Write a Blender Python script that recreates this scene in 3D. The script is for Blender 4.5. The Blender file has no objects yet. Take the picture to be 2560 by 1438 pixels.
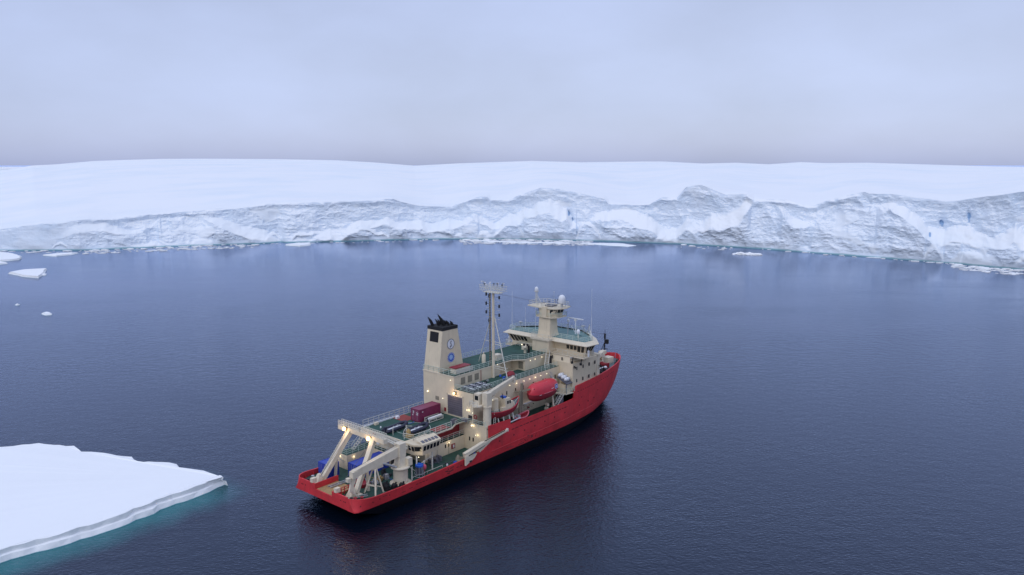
import bpy, bmesh, math, random
import numpy as np
from mathutils import Vector, Matrix
R = math.radians
random.seed(7)
C = bpy.context.scene.collection
SC = bpy.context.scene

# ------------------------------------------------------------------ camera
F = 1950.0; HZ = 412.0; H = 60.5
PIT = math.atan((719-HZ)/F); PHI = R(40.1)
cam_d = bpy.data.cameras.new('camera'); cam = bpy.data.objects.new('camera', cam_d); C.objects.link(cam)
cam_d.sensor_width = 36.0; cam_d.lens = 36.0*F/2560.0
cam_d.clip_start = 1.0; cam_d.clip_end = 120000.0
cam.location = (0, 0, H); cam.rotation_euler = (R(90)-PIT, 0, 0)
SC.camera = cam

# ------------------------------------------------------------------ sky
world = bpy.data.worlds.new("World"); SC.world = world; world.use_nodes = True
nt = world.node_tree; nt.nodes.clear()
N = nt.nodes.new; L = nt.links.new
out = N('ShaderNodeOutputWorld')
SUN_EL, SUN_ROT = R(48), R(200)
sky = N('ShaderNodeTexSky'); sky.sky_type = 'NISHITA'; sky.sun_disc = False
sky.sun_elevation = SUN_EL; sky.sun_rotation = SUN_ROT
bg1 = N('ShaderNodeBackground'); bg1.inputs['Strength'].default_value = 0.05
hsv = N('ShaderNodeHueSaturation'); hsv.inputs['Saturation'].default_value = 0.35
L(sky.outputs[0], hsv.inputs['Color']); L(hsv.outputs[0], bg1.inputs['Color'])
tc = N('ShaderNodeTexCoord'); sep = N('ShaderNodeSeparateXYZ'); L(tc.outputs['Generated'], sep.inputs[0])
ramp = N('ShaderNodeValToRGB'); L(sep.outputs['Z'], ramp.inputs[0])
e = ramp.color_ramp.elements
e[0].position = 0.0; e[0].color = (0.265, 0.32, 0.55, 1)
e[1].position = 1.0; e[1].color = (0.50, 0.60, 0.86, 1)
for p, c in ((0.05, (0.262, 0.325, 0.56, 1)), (0.22, (0.285, 0.355, 0.595, 1)), (0.5, (0.38, 0.455, 0.70, 1))):
    q = e.new(p); q.color = c
mp = N('ShaderNodeMapping'); mp.inputs['Scale'].default_value = (1.0, 1.0, 2.2); L(tc.outputs['Generated'], mp.inputs[0])
nz = N('ShaderNodeTexNoise'); nz.inputs['Scale'].default_value = 3.0; nz.inputs['Detail'].default_value = 8; nz.inputs['Roughness'].default_value = 0.52
L(mp.outputs[0], nz.inputs['Vector'])
mr = N('ShaderNodeMapRange'); mr.inputs['From Min'].default_value = 0.3; mr.inputs['From Max'].default_value = 0.72
mr.inputs['To Min'].default_value = 0.86; mr.inputs['To Max'].default_value = 1.17; L(nz.outputs[0], mr.inputs[0])
mul = N('ShaderNodeVectorMath'); mul.operation = 'SCALE'; L(ramp.outputs[0], mul.inputs[0]); L(mr.outputs[0], mul.inputs['Scale'])
bg2 = N('ShaderNodeBackground'); bg2.inputs['Strength'].default_value = 0.93; L(mul.outputs[0], bg2.inputs['Color'])
add = N('ShaderNodeAddShader'); L(bg1.outputs[0], add.inputs[0]); L(bg2.outputs[0], add.inputs[1]); L(add.outputs[0], out.inputs[0])

sun_d = bpy.data.lights.new('sun', 'SUN'); sun_d.energy = 0.6; sun_d.angle = R(35); sun_d.color = (1.0, 0.97, 0.93)
sun = bpy.data.objects.new('sun', sun_d); C.objects.link(sun)
# sun direction from the left behind the camera
sd = Vector((-0.55*math.cos(SUN_EL), -0.83*math.cos(SUN_EL), math.sin(SUN_EL)))
sun.rotation_euler = sd.to_track_quat('Z', 'Y').to_euler()
sun.location = (0, 0, 300)

SC.view_settings.view_transform = 'Standard'; SC.view_settings.look = 'None'
SC.view_settings.exposure = 0.0; SC.view_settings.gamma = 1.0
SC.render.engine = 'CYCLES'
SC.cycles.max_bounces = 5; SC.cycles.diffuse_bounces = 3; SC.cycles.glossy_bounces = 3
SC.cycles.caustics_reflective = False; SC.cycles.caustics_refractive = False

# ------------------------------------------------------------------ pixel <-> world (used only to read real positions once)
def wray(x, y):
    u = (x-1280)/F; v = (y-719)/F
    return np.array([u, math.cos(PIT)-v*math.sin(PIT), -math.sin(PIT)-v*math.cos(PIT)])
def wz(x, y, z=0.0):
    r = wray(x, y); t = (z-H)/r[2]; return np.array([0, 0, H])+r*t

# ------------------------------------------------------------------ materials
def mat(name, col, rough=0.6, metal=0.0, var=0.0, scale=1.0, bump=0.0, bscale=8.0, emit=None, estr=0.0, spec=0.5, streak=0.0, streakcol=(0.25, 0.12, 0.05)):
    m = bpy.data.materials.new(name); m.use_nodes = True
    t = m.node_tree; b = t.nodes['Principled BSDF']
    b.inputs['Roughness'].default_value = rough; b.inputs['Metallic'].default_value = metal
    b.inputs['Specular IOR Level'].default_value = spec
    c4 = (*col, 1)
    tcn = t.nodes.new('ShaderNodeTexCoord')
    src = None
    if var > 0:
        n = t.nodes.new('ShaderNodeTexNoise'); n.inputs['Scale'].default_value = scale; n.inputs['Detail'].default_value = 6; n.inputs['Roughness'].default_value = 0.65
        t.links.new(tcn.outputs['Object'], n.inputs['Vector'])
        r = t.nodes.new('ShaderNodeValToRGB')
        r.color_ramp.elements[0].position = 0.3; r.color_ramp.elements[1].position = 0.7
        r.color_ramp.elements[0].color = tuple(max(0, v*(1-var)) for v in col)+(1,)
        r.color_ramp.elements[1].color = tuple(min(1, v*(1+var)) for v in col)+(1,)
        t.links.new(n.outputs[0], r.inputs[0]); src = r.outputs[0]
    if streak > 0:
        mp = t.nodes.new('ShaderNodeMapping'); mp.inputs['Scale'].default_value = (1.3, 1.3, 0.12)
        t.links.new(tcn.outputs['Object'], mp.inputs[0])
        n2 = t.nodes.new('ShaderNodeTexNoise'); n2.inputs['Scale'].default_value = 1.6; n2.inputs['Detail'].default_value = 6; n2.inputs['Roughness'].default_value = 0.7
        t.links.new(mp.outputs[0], n2.inputs['Vector'])
        rr = t.nodes.new('ShaderNodeMapRange'); rr.inputs['From Min'].default_value = 0.55; rr.inputs['From Max'].default_value = 0.78
        rr.inputs['To Max'].default_value = streak; t.links.new(n2.outputs[0], rr.inputs[0])
        mx = t.nodes.new('ShaderNodeMix'); mx.data_type = 'RGBA'
        t.links.new(rr.outputs[0], mx.inputs[0])
        if src: t.links.new(src, mx.inputs[6])
        else: mx.inputs[6].default_value = c4
        mx.inputs[7].default_value = (*streakcol, 1); src = mx.outputs[2]
    if src: t.links.new(src, b.inputs['Base Color'])
    else: b.inputs['Base Color'].default_value = c4
    if bump > 0:
        n = t.nodes.new('ShaderNodeTexNoise'); n.inputs['Scale'].default_value = bscale; n.inputs['Detail'].default_value = 5
        t.links.new(tcn.outputs['Object'], n.inputs['Vector'])
        bp = t.nodes.new('ShaderNodeBump'); bp.inputs['Strength'].default_value = bump; bp.inputs['Distance'].default_value = 0.1
        t.links.new(n.outputs[0], bp.inputs['Height']); t.links.new(bp.outputs[0], b.inputs['Normal'])
    if emit:
        b.inputs['Emission Color'].default_value = (*emit, 1); b.inputs['Emission Strength'].default_value = estr
    return m

M = {}
M['red'] = mat('hull_red_paint', (0.62, 0.034, 0.044), 0.6, var=0.2, scale=0.35, streak=0.6, streakcol=(0.20, 0.035, 0.03))
M['boot'] = mat('boot_top_black', (0.005, 0.005, 0.008), 0.6, var=0.3, scale=0.6, spec=0.12)
M['cream'] = mat('cream_paint', (0.74, 0.63, 0.455), 0.6, var=0.07, scale=0.5, streak=0.4, streakcol=(0.36, 0.27, 0.17))
M['cream2'] = mat('cream_steel', (0.72, 0.635, 0.49), 0.7, var=0.09, scale=1.2, streak=0.3, streakcol=(0.4, 0.28, 0.16))
M['green'] = mat('deck_green', (0.022, 0.075, 0.058), 0.75, var=0.35, scale=0.5, streak=0.0)
M['teal'] = mat('monkey_island_green', (0.14, 0.25, 0.25), 0.7, var=0.2, scale=0.6)
M['deckgrey'] = mat('deck_grey', (0.12, 0.16, 0.17), 0.75, var=0.3, scale=0.6)
M['deckred'] = mat('deck_red_oxide', (0.30, 0.045, 0.035), 0.7, var=0.25, scale=0.8)
M['wood'] = mat('stern_planking', (0.36, 0.24, 0.11), 0.8, var=0.25, scale=1.5, streak=0.0)
M['rail'] = mat('rail_paint', (0.55, 0.63, 0.55), 0.5)
M['railw'] = mat('rail_cream', (0.66, 0.64, 0.56), 0.5)
M['glass'] = mat('dark_glass', (0.012, 0.014, 0.018), 0.12)
M['dark'] = mat('dark_steel', (0.03, 0.03, 0.035), 0.6, var=0.3, scale=2)
M['black'] = mat('soot_black', (0.009, 0.009, 0.011), 0.8)
M['door'] = mat('roller_door', (0.14, 0.125, 0.15), 0.6, var=0.15, scale=0.8)
M['louvre'] = mat('louvre', (0.26, 0.23, 0.17), 0.7, var=0.15, scale=6)
M['blue'] = mat('container_blue', (0.022, 0.055, 0.40), 0.45, var=0.15, scale=0.9)
M['purple'] = mat('container_maroon', (0.22, 0.028, 0.085), 0.45, var=0.18, scale=0.9)
M['rubber'] = mat('rubber', (0.018, 0.02, 0.045), 0.45, var=0.2, scale=2)
M['white'] = mat('white_paint', (0.80, 0.81, 0.84), 0.4)
M['boatred'] = mat('lifeboat_red', (0.62, 0.035, 0.055), 0.35, var=0.1, scale=0.8)
M['maroon'] = mat('dark_red_paint', (0.28, 0.02, 0.03), 0.5, var=0.2, scale=1)
M['bluep'] = mat('blue_paint', (0.03, 0.12, 0.55), 0.4)
M['bluemid'] = mat('emblem_blue', (0.05, 0.16, 0.50), 0.5)
M['bluelight'] = mat('emblem_light_blue', (0.35, 0.52, 0.80), 0.5)
M['greyp'] = mat('grey_mark', (0.14, 0.14, 0.17), 0.5)
M['steel'] = mat('galvanised', (0.45, 0.46, 0.48), 0.4, metal=0.3, var=0.15, scale=3)
M['ochre'] = mat('ochre_machinery', (0.40, 0.27, 0.10), 0.6, var=0.25, scale=2)
M['warm'] = mat('flood_lens', (1, 0.8, 0.5), 0.3, emit=(1.0, 0.55, 0.17), estr=7)
M['lamp'] = mat('deck_lamp_lens', (1, 0.95, 0.85), 0.3, emit=(1.0, 0.86, 0.55), estr=2.0)
M['flagblue'] = mat('sticker_blue', (0.08, 0.14, 0.42), 0.5)
M['scuff'] = mat('bare_scuffed_steel', (0.10, 0.028, 0.028), 0.8, var=0.5, scale=2.5)
M['redscrape'] = mat('scraped_red_paint', (0.36, 0.05, 0.06), 0.7, var=0.3, scale=2)
M['redline'] = mat('weld_line_red', (0.60, 0.05, 0.06), 0.5)
M['darkred'] = mat('scupper_dark', (0.10, 0.008, 0.012), 0.7)

# ------------------------------------------------------------------ mesh builder
class MB:
    def __init__(s): s.v = []; s.f = []; s.m = []; s.sm = []
    def _add(s, vs, fs, mi=0, smooth=False):
        o = len(s.v); s.v += [tuple(map(float, p)) for p in vs]
        for f in fs: s.f.append(tuple(o+i for i in f)); s.m.append(mi); s.sm.append(smooth)
        return s
    def box(s, x0, x1, y0, y1, z0, z1, mi=0):
        vs = [(x, y, z) for z in (z0, z1) for y in (y0, y1) for x in (x0, x1)]
        return s._add(vs, [(0, 2, 3, 1), (4, 5, 7, 6), (0, 1, 5, 4), (2, 6, 7, 3), (0, 4, 6, 2), (1, 3, 7, 5)], mi)
    def bar(s, a, b, w, h, mi=0, up=(0, 0, 1)):
        a = Vector(a); b = Vector(b); d = (b-a).normalized(); up = Vector(up)
        if abs(d.dot(up)) > 0.97: up = Vector((1, 0, 0))
        r = d.cross(up).normalized()*(w/2); u = r.cross(d).normalized()*(h/2)
        vs = [a-r-u, a+r-u, a+r+u, a-r+u, b-r-u, b+r-u, b+r+u, b-r+u]
        return s._add(vs, [(0, 1, 2, 3), (4, 7, 6, 5), (0, 4, 5, 1), (1, 5, 6, 2), (2, 6, 7, 3), (3, 7, 4, 0)], mi)
    def taper(s, a, b, w0, h0, w1, h1, mi=0):
        a = Vector(a); b = Vector(b); d = (b-a).normalized(); up = Vector((0, 0, 1))
        if abs(d.dot(up)) > 0.97: up = Vector((1, 0, 0))
        r = d.cross(up).normalized(); u = r.cross(d).normalized()
        vs = []
        for p, w, h in ((a, w0/2, h0/2), (b, w1/2, h1/2)): vs += [p-r*w-u*h, p+r*w-u*h, p+r*w+u*h, p-r*w+u*h]
        return s._add(vs, [(0, 1, 2, 3), (4, 7, 6, 5), (0, 4, 5, 1), (1, 5, 6, 2), (2, 6, 7, 3), (3, 7, 4, 0)], mi)
    def tube(s, a, b, r, n=6, r2=None, mi=0, caps=True):
        a = Vector(a); b = Vector(b); d = (b-a)
        if d.length < 1e-6: return s
        d.normalize(); up = Vector((0, 0, 1)) if abs(d.z) < 0.95 else Vector((1, 0, 0))
        e1 = d.cross(up).normalized(); e2 = d.cross(e1)
        r2 = r if r2 is None else r2; vs = []
        for p, q in ((a, r), (b, r2)):
            for k in range(n):
                t = 2*math.pi*k/n; vs.append(p+e1*(q*math.cos(t))+e2*(q*math.sin(t)))
        s._add(vs, [(k, (k+1) % n, n+(k+1) % n, n+k) for k in range(n)], mi, n > 6)
        if caps:
            s._add(vs[:n], [tuple(reversed(range(n)))], mi); s._add(vs[n:], [tuple(range(n))], mi)
        return s
    def path(s, pts, r, n=6, mi=0):
        for a, b in zip(pts[:-1], pts[1:]): s.tube(a, b, r, n, mi=mi)
        return s
    def prism(s, poly, z0, z1, mi=0, top=None, topmi=None):
        n = len(poly); top = top or poly
        vs = [(x, y, z0) for x, y in poly]+[(x, y, z1) for x, y in top]
        fs = [(k, (k+1) % n, n+(k+1) % n, n+k) for k in range(n)]+[tuple(reversed(range(n)))]
        s._add(vs, fs, mi)
        o = len(s.v)-2*n; s.f.append(tuple(o+n+k for k in range(n))); s.m.append(mi if topmi is None else topmi); s.sm.append(False)
        return s
    def slab(s, pts, vec, mi=0):
        n = len(pts); v = Vector(vec)
        vs = [Vector(p) for p in pts]+[Vector(p)+v for p in pts]
        return s._add(vs, [(k, (k+1) % n, n+(k+1) % n, n+k) for k in range(n)]+[tuple(reversed(range(n))), tuple(range(n, 2*n))], mi)
    def sphere(s, c, r, n=12, m=8, sc=(1, 1, 1), z0=-1.0, mi=0):
        vs = []; fs = []
        for i in range(m+1):
            t = math.pi*i/m; z = math.cos(t)
            for k in range(n):
                a = 2*math.pi*k/n; vs.append((c[0]+r*sc[0]*math.sin(t)*math.cos(a), c[1]+r*sc[1]*math.sin(t)*math.sin(a), c[2]+r*sc[2]*max(z, z0)))
        for i in range(m):
            for k in range(n): fs.append((i*n+k, (i+1)*n+k, (i+1)*n+(k+1) % n, i*n+(k+1) % n))
        return s._add(vs, fs, mi, True)
    def lathe(s, c, prof, n=16, mi=0, smooth=True):
        vs = []; fs = []
        for r, z in prof:
            for k in range(n):
                a = 2*math.pi*k/n; vs.append((c[0]+r*math.cos(a), c[1]+r*math.sin(a), c[2]+z))
        for i in range(len(prof)-1):
            for k in range(n): fs.append((i*n+k, i*n+(k+1) % n, (i+1)*n+(k+1) % n, (i+1)*n+k))
        s._add(vs, fs, mi, smooth)
        s._add(vs[:n], [tuple(reversed(range(n)))], mi); s._add(vs[-n:], [tuple(range(n))], mi)
        return s
    def loft(s, rings, mi=0, smooth=True, close=True, caps=True):
        n = len(rings[0]); vs = [p for r in rings for p in r]; fs = []
        for i in range(len(rings)-1):
            for k in range(n if close else n-1): fs.append((i*n+k, i*n+(k+1) % n, (i+1)*n+(k+1) % n, (i+1)*n+k))
        s._add(vs, fs, mi, smooth)
        if caps:
            s._add(vs[:n], [tuple(reversed(range(n)))], mi); s._add(vs[-n:], [tuple(range(n))], mi)
        return s
    def build(s, name, mats, parent=None, label=None, cat=None, group=None, kind=None, loc=None, rotz=None, recalc=True):
        me = bpy.data.meshes.new(name)
        me.from_pydata(s.v, [], s.f)
        if not isinstance(mats, (list, tuple)): mats = [mats]
        for m in mats: me.materials.append(M[m] if isinstance(m, str) else m)
        me.polygons.foreach_set('material_index', s.m); me.polygons.foreach_set('use_smooth', s.sm)
        if recalc:
            bm = bmesh.new(); bm.from_mesh(me)
            bmesh.ops.recalc_face_normals(bm, faces=bm.faces); bm.to_mesh(me); bm.free()
        me.update()
        o = bpy.data.objects.new(name, me); C.objects.link(o)
        if parent: o.parent = parent
        if loc is not None: o.location = loc
        if rotz is not None: o.rotation_euler = (0, 0, rotz)
        tag(o, label, cat, group, kind)
        return o
def tag(o, label=None, cat=None, group=None, kind=None):
    if label: o['label'] = label
    if cat: o['category'] = cat
    if group: o['group'] = group
    if kind: o['kind'] = kind
    return o

# ship frame: x forward from the transom, y to port, z up from the water
SX0, SY0 = 78.0, 109.1
def s2w(x, y, z):
    a = x+SX0; b = y+SY0
    return (a*math.sin(PHI)-b*math.cos(PHI), a*math.cos(PHI)+b*math.sin(PHI), z)
SROT = math.pi/2-PHI
def empty(name, loc, rotz, label, cat, group=None):
    o = bpy.data.objects.new(name, None); C.objects.link(o); o.location = loc; o.rotation_euler = (0, 0, rotz)
    o.empty_display_size = 0.5
    return tag(o, label, cat, group)
def on_ship(name, x, y, z, label, cat, group=None, rz=0.0):
    return empty(name, s2w(x, y, z), SROT+rz, label, cat, group)
def dup(root, loc, rotz, label=None):
    r = root.copy(); C.objects.link(r); r.location = loc; r.rotation_euler = (0, 0, rotz)
    if label: r['label'] = label
    for ch in list(root.children):
        c = ch.copy(); C.objects.link(c); c.parent = r
        for g in ch.children:
            d = g.copy(); C.objects.link(d); d.parent = c
    return r

# ================================================================== WATER
def noise2(x, y, seed):
    xi = np.floor(x).astype(np.int64); yi = np.floor(y).astype(np.int64); xf = x-xi; yf = y-yi
    def h(a, b):
        n = (a*374761393+b*668265263+seed*1442695041) & 0xffffffff
        n = ((n ^ (n >> 13))*1274126177) & 0xffffffff
        n = (n ^ (n >> 16)) & 0xffff
        return n/32767.5-1.0
    u = xf*xf*xf*(xf*(xf*6-15)+10); v = yf*yf*yf*(yf*(yf*6-15)+10)
    return (h(xi, yi)*(1-u)+h(xi+1, yi)*u)*(1-v)+(h(xi, yi+1)*(1-u)+h(xi+1, yi+1)*u)*v
def fbm(x, y, seed, octv=4, gain=0.5, ridged=False):
    a = 1.0; s = 0; t = 0
    for k in range(octv):
        n = noise2(x*2**k+k*17.3, y*2**k-k*9.1, seed+k)
        if ridged: n = 1-2*np.abs(n)
        s = s+a*n; t += a; a *= gain
    return s/t

wm = bpy.data.materials.new('sea_water'); wm.use_nodes = True
t = wm.node_tree; b = t.nodes['Principled BSDF']
g = t.nodes.new('ShaderNodeNewGeometry')
def wn(scale, det, sx, sy, rot, rough=0.5):
    mp = t.nodes.new('ShaderNodeMapping'); mp.inputs['Rotation'].default_value = (0, 0, rot); mp.inputs['Scale'].default_value = (sx, sy, 1)
    t.links.new(g.outputs['Position'], mp.inputs[0])
    n = t.nodes.new('ShaderNodeTexNoise'); n.inputs['Scale'].default_value = scale; n.inputs['Detail'].default_value = det; n.inputs['Roughness'].default_value = rough
    t.links.new(mp.outputs[0], n.inputs['Vector']); return n.outputs[0]
def mth(op, a, b_=None, c=None):
    n = t.nodes.new('ShaderNodeMath'); n.operation = op
    for i, v in enumerate((a, b_, c)):
        if v is None: continue
        if isinstance(v, (int, float)): n.inputs[i].default_value = v
        else: t.links.new(v, n.inputs[i])
    return n.outputs[0]
small = wn(1.35, 3, 1.0, 1.7, R(-24)); mid = wn(0.30, 3, 1.0, 1.6, R(-14)); big = wn(0.012, 4, 1.0, 2.4, R(10)); huge = wn(0.0045, 3, 1, 2.5, 0)
hgt = mth('ADD', mth('MULTIPLY', small, 0.24), mth('MULTIPLY', mid, 0.22))
patch = t.nodes.new('ShaderNodeMapRange'); patch.inputs['From Min'].default_value = 0.35; patch.inputs['From Max'].default_value = 0.65
patch.inputs['To Min'].default_value = 0.5; patch.inputs['To Max'].default_value = 1.35; t.links.new(mth('MULTIPLY_ADD', huge, 0.5, mth('MULTIPLY', big, 0.5)), patch.inputs[0])
bp = t.nodes.new('ShaderNodeBump'); bp.inputs['Distance'].default_value = 1.0; t.links.new(hgt, bp.inputs['Height'])
spw = t.nodes.new('ShaderNodeSeparateXYZ'); t.links.new(g.outputs['Position'], spw.inputs[0])
lee = t.nodes.new('ShaderNodeMapRange'); lee.interpolation_type = 'SMOOTHSTEP'      # calmer water in the lee of the cliff
lee.inputs['From Min'].default_value = 230; lee.inputs['From Max'].default_value = 430; lee.inputs['To Min'].default_value = 1.0; lee.inputs['To Max'].default_value = 0.22
lw_ = t.nodes.new('ShaderNodeMath'); lw_.operation = 'MULTIPLY_ADD'; t.links.new(big, lw_.inputs[0]); lw_.inputs[1].default_value = -260.0
t.links.new(mth('ADD', spw.outputs['Y'], 130.0), lw_.inputs[2]); t.links.new(lw_.outputs[0], lee.inputs['Value'])
t.links.new(mth('MULTIPLY', mth('MULTIPLY', patch.outputs[0], lee.outputs[0]), 0.52), bp.inputs['Strength'])
t.nodes.remove(b)
body = t.nodes.new('ShaderNodeBsdfDiffuse'); glo = t.nodes.new('ShaderNodeBsdfGlossy'); fre = t.nodes.new('ShaderNodeFresnel'); mixs = t.nodes.new('ShaderNodeMixShader')
glo.inputs['Color'].default_value = (0.86, 0.98, 1.25, 1); t.links.new(mth('MULTIPLY', patch.outputs[0], 0.12), glo.inputs['Roughness']); fre.inputs['IOR'].default_value = 1.45
t.links.new(bp.outputs[0], glo.inputs['Normal']); t.links.new(bp.outputs[0], fre.inputs['Normal'])
t.links.new(fre.outputs[0], mixs.inputs[0]); t.links.new(body.outputs[0], mixs.inputs[1]); t.links.new(glo.outputs[0], mixs.inputs[2])
t.links.new(mixs.outputs[0], t.nodes['Material Output'].inputs['Surface'])
# turquoise water over the submerged foot of the near floe
A_ = wz(590, 1205); B_ = wz(-60, 1432)
d_ = (B_-A_)[:2]; LEN = float(np.linalg.norm(d_)); d_ = d_/LEN; n_ = np.array([d_[1], -d_[0]])
if n_ @ np.array([1.0, -1.0]) < 0: n_ = -n_
sp = t.nodes.new('ShaderNodeSeparateXYZ'); t.links.new(g.outputs['Position'], sp.inputs[0])
px = mth('SUBTRACT', sp.outputs['X'], float(A_[0])); py = mth('SUBTRACT', sp.outputs['Y'], float(A_[1]))
dist = mth('ADD', mth('MULTIPLY', px, float(n_[0])), mth('MULTIPLY', py, float(n_[1])))
along = mth('ADD', mth('MULTIPLY', px, float(d_[0])), mth('MULTIPLY', py, float(d_[1])))
wob = wn(0.16, 4, 1, 1, 0.3)
def sramp(v, a, b2):
    n = t.nodes.new('ShaderNodeMapRange'); n.interpolation_type = 'SMOOTHSTEP'
    n.inputs['From Min'].default_value = a; n.inputs['From Max'].default_value = b2; t.links.new(v, n.inputs[0]); return n.outputs[0]
dn = mth('ADD', dist, mth('MULTIPLY', mth('SUBTRACT', wob, 0.5), 5.0))
fac = mth('MULTIPLY', mth('MULTIPLY', sramp(dn, 9.5, 1.0), sramp(dist, -12, -8)), mth('MULTIPLY', sramp(along, -2, 9), sramp(along, LEN+25, LEN-4)))
mx = t.nodes.new('ShaderNodeMix'); mx.data_type = 'RGBA'; t.links.new(mth('MULTIPLY', fac, 0.9), mx.inputs[0])
mx.inputs[6].default_value = (0.002, 0.005, 0.012, 1); mx.inputs[7].default_value = (0.018, 0.165, 0.165, 1)
t.links.new(mx.outputs[2], body.inputs['Color'])
S = 60000.0
w = MB(); w._add([(-S, -2000, 0), (S, -2000, 0), (S, S, 0), (-S, S, 0)], [(0, 1, 2, 3)])
w.build('water', wm, kind='structure', recalc=False)

# ================================================================== ICE SHELF
crest_px = [(-900, 640), (-500, 610), (-200, 588), (0, 570), (100, 557), (200, 548), (300, 545), (330, 541), (430, 532), (500, 528), (600, 517), (700, 507), (850, 505), (950, 501), (985, 497), (1010, 507), (1050, 515), (1130, 518), (1150, 505), (1200, 492), (1220, 493), (1226, 501), (1270, 500), (1300, 487), (1350, 470), (1400, 472), (1450, 483), (1510, 498), (1520, 510), (1560, 512), (1620, 513), (1650, 493), (1690, 493), (1710, 467), (1750, 463), (1780, 475), (1810, 487), (1860, 484), (1880, 498), (1960, 498), (2005, 514), (2030, 512), (2070, 497), (2150, 480), (2160, 484), (2230, 487), (2300, 495), (2350, 503), (2380, 502), (2440, 492), (2500, 485), (2560, 478), (2700, 470), (2900, 480), (3200, 500), (3800, 540)]
foot_px = [(-900, 690), (-500, 660), (-200, 638), (0, 627), (200, 626), (330, 621), (500, 614), (680, 608), (850, 604), (1000, 600), (1100, 598), (1300, 598), (1500, 603), (1700, 610), (1900, 622), (2000, 630), (2200, 645), (2400, 660), (2500, 670), (2560, 674), (2800, 700), (3200, 755), (3800, 860)]
sky_px = [(-900, 480), (-400, 455), (-100, 438), (0, 430), (60, 421), (100, 414), (160, 411), (250, 403), (330, 400), (420, 397.5), (520, 397), (700, 398), (850, 401), (950, 407), (1040, 414.5), (1150, 408.5), (1330, 402.5), (1450, 406), (1600, 404), (1650, 404), (1750, 409), (1830, 407), (1910, 411), (1990, 405.5), (2050, 408), (2150, 407), (2350, 413), (2450, 416), (2560, 418), (2800, 425), (3300, 440), (3800, 455)]
pxs = np.linspace(-850, 3500, 1620)
def itp(tab, smooth=0):
    a = np.array(tab, float); return np.interp(pxs, a[:, 0], a[:, 1])
cr, ft, sk = itp(crest_px), itp(foot_px), itp(sky_px)
foot = np.array([wz(x, y)[:2] for x, y in zip(pxs, ft)])
fdist = np.linalg.norm(foot, axis=1); fdir = foot/fdist[:, None]
arc = np.concatenate([[0], np.cumsum(np.linalg.norm(np.diff(foot, axis=0), axis=1))])
def el(x, y):
    r = wray(x, y); return r[2]/math.hypot(r[0], r[1])
elc = np.array([el(x, y) for x, y in zip(pxs, cr)]); els = np.array([el(x, y) for x, y in zip(pxs, sk)])
depth_in = 24+6*fbm(arc/60, arc*0+3, 5, 3)                 # how far the crest lies behind the foot
crd = fdist+depth_in; crz = H+elc*crd
crz = crz+0.5*fbm(arc/9, arc*0, 11, 3)
NT = 96
rows = []; snow = []
tt = np.linspace(-0.05, 1.0, NT)
U, T = np.meshgrid(arc, tt)
Zc = np.maximum(T, -0.05)*crz[None, :]
# slump blocks and snow aprons: the mask says where soft snow covers the broken ice
prof = np.clip(T, 0, 1)
ledge = 0.36+0.60*fbm(arc/58, arc*0+9, 81, 2)+0.16*fbm(arc/24, arc*0+2, 83, 2, 0.5, True)
lw = 0.17+0.34*fbm(arc/38, arc*0+5, 85, 2)          # height share taken by the snow ramp above each slumped block
pw = prof+0.055*fbm(U/9, Zc/9, 31, 4, 0.6)+0.05*fbm(U/28, Zc/20, 34, 2)
ledge2 = np.clip(ledge, -0.4, 1.05)[None, :]; lw2 = np.clip(lw, 0.02, 0.42)[None, :]
q = np.clip((pw-ledge2)/lw2, 0, 1)
led3 = (-0.05+0.50*fbm(arc/21+7, arc*0+1, 88, 2))[None, :]; q3 = np.clip((pw-led3)/0.10, 0, 1)
wide = np.clip((lw2-0.09)/0.12, 0, 1)
apm = np.clip(q/0.10, 0, 1)*np.clip((1.0-q)/0.25, 0, 1)*wide
apm = np.maximum(apm, 0.8*np.clip(q3/0.2, 0, 1)*np.clip((1-q3)/0.3, 0, 1)*np.clip((led3-0.01)/0.06, 0, 1))
apron = fbm(U/34+Zc/40, Zc/22-U/70, 33, 4, 0.55)
apm = np.maximum(apm, np.clip((apron-0.33)*9, 0, 1)*0.6)
warp = 6*fbm(U/30, Zc/18, 71, 3)
r1 = fbm((U+warp)/34+Zc/50, Zc/26, 41, 3, 0.5, True)
r2 = fbm((U+warp)/13+Zc/30, Zc/9, 51, 4, 0.55, True)
r3 = fbm(U/3.6, Zc/2.4, 61, 4, 0.6, True)
flute = fbm((U+Zc*0.35)/7, Zc/60, 91, 3)
inset = depth_in[None, :]*(0.30*prof+(0.05+0.55*wide)*q+0.14*q3*np.clip((led3-0.01)/0.06, 0, 1)+0.10*prof**2)
kf = np.maximum(np.clip((ledge2-0.78)/0.2, 0, 1), np.clip((0.08-ledge2-lw2)/0.2, 0, 1)); inset = inset*(1-kf)+kf*depth_in[None, :]*prof**1.1
topq = np.clip(prof/0.84, 0, 1)
inset = inset*0.9+0.1*depth_in[None, :]*topq
cap = inset[int(NT*0.86)][None, :]; inset = np.minimum(inset, cap*(0.97+0.03*prof)); inset = inset/np.maximum(inset[-1][None, :], 1)*depth_in[None, :]
apm = apm*np.clip((0.97-prof)/0.14, 0, 1)
fade = np.clip(prof/0.16, 0.10, 1)*np.clip((1-prof)/0.05, 0.12, 1)
seaw = fade*((3.9*r1+1.35*r2)*(1-0.6*apm)+0.85*r3*(1-0.93*apm)+1.3*flute*(1-0.7*apm)+3.0*apm*(1-prof))
cav = np.zeros_like(U)
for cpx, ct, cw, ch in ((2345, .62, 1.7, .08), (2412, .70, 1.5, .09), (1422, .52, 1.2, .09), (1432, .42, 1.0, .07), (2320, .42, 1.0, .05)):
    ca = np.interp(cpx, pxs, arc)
    cav = np.maximum(cav, np.exp(-((U-ca+(T-ct)*6)/cw)**2-((T-ct)/ch)**2))
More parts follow.
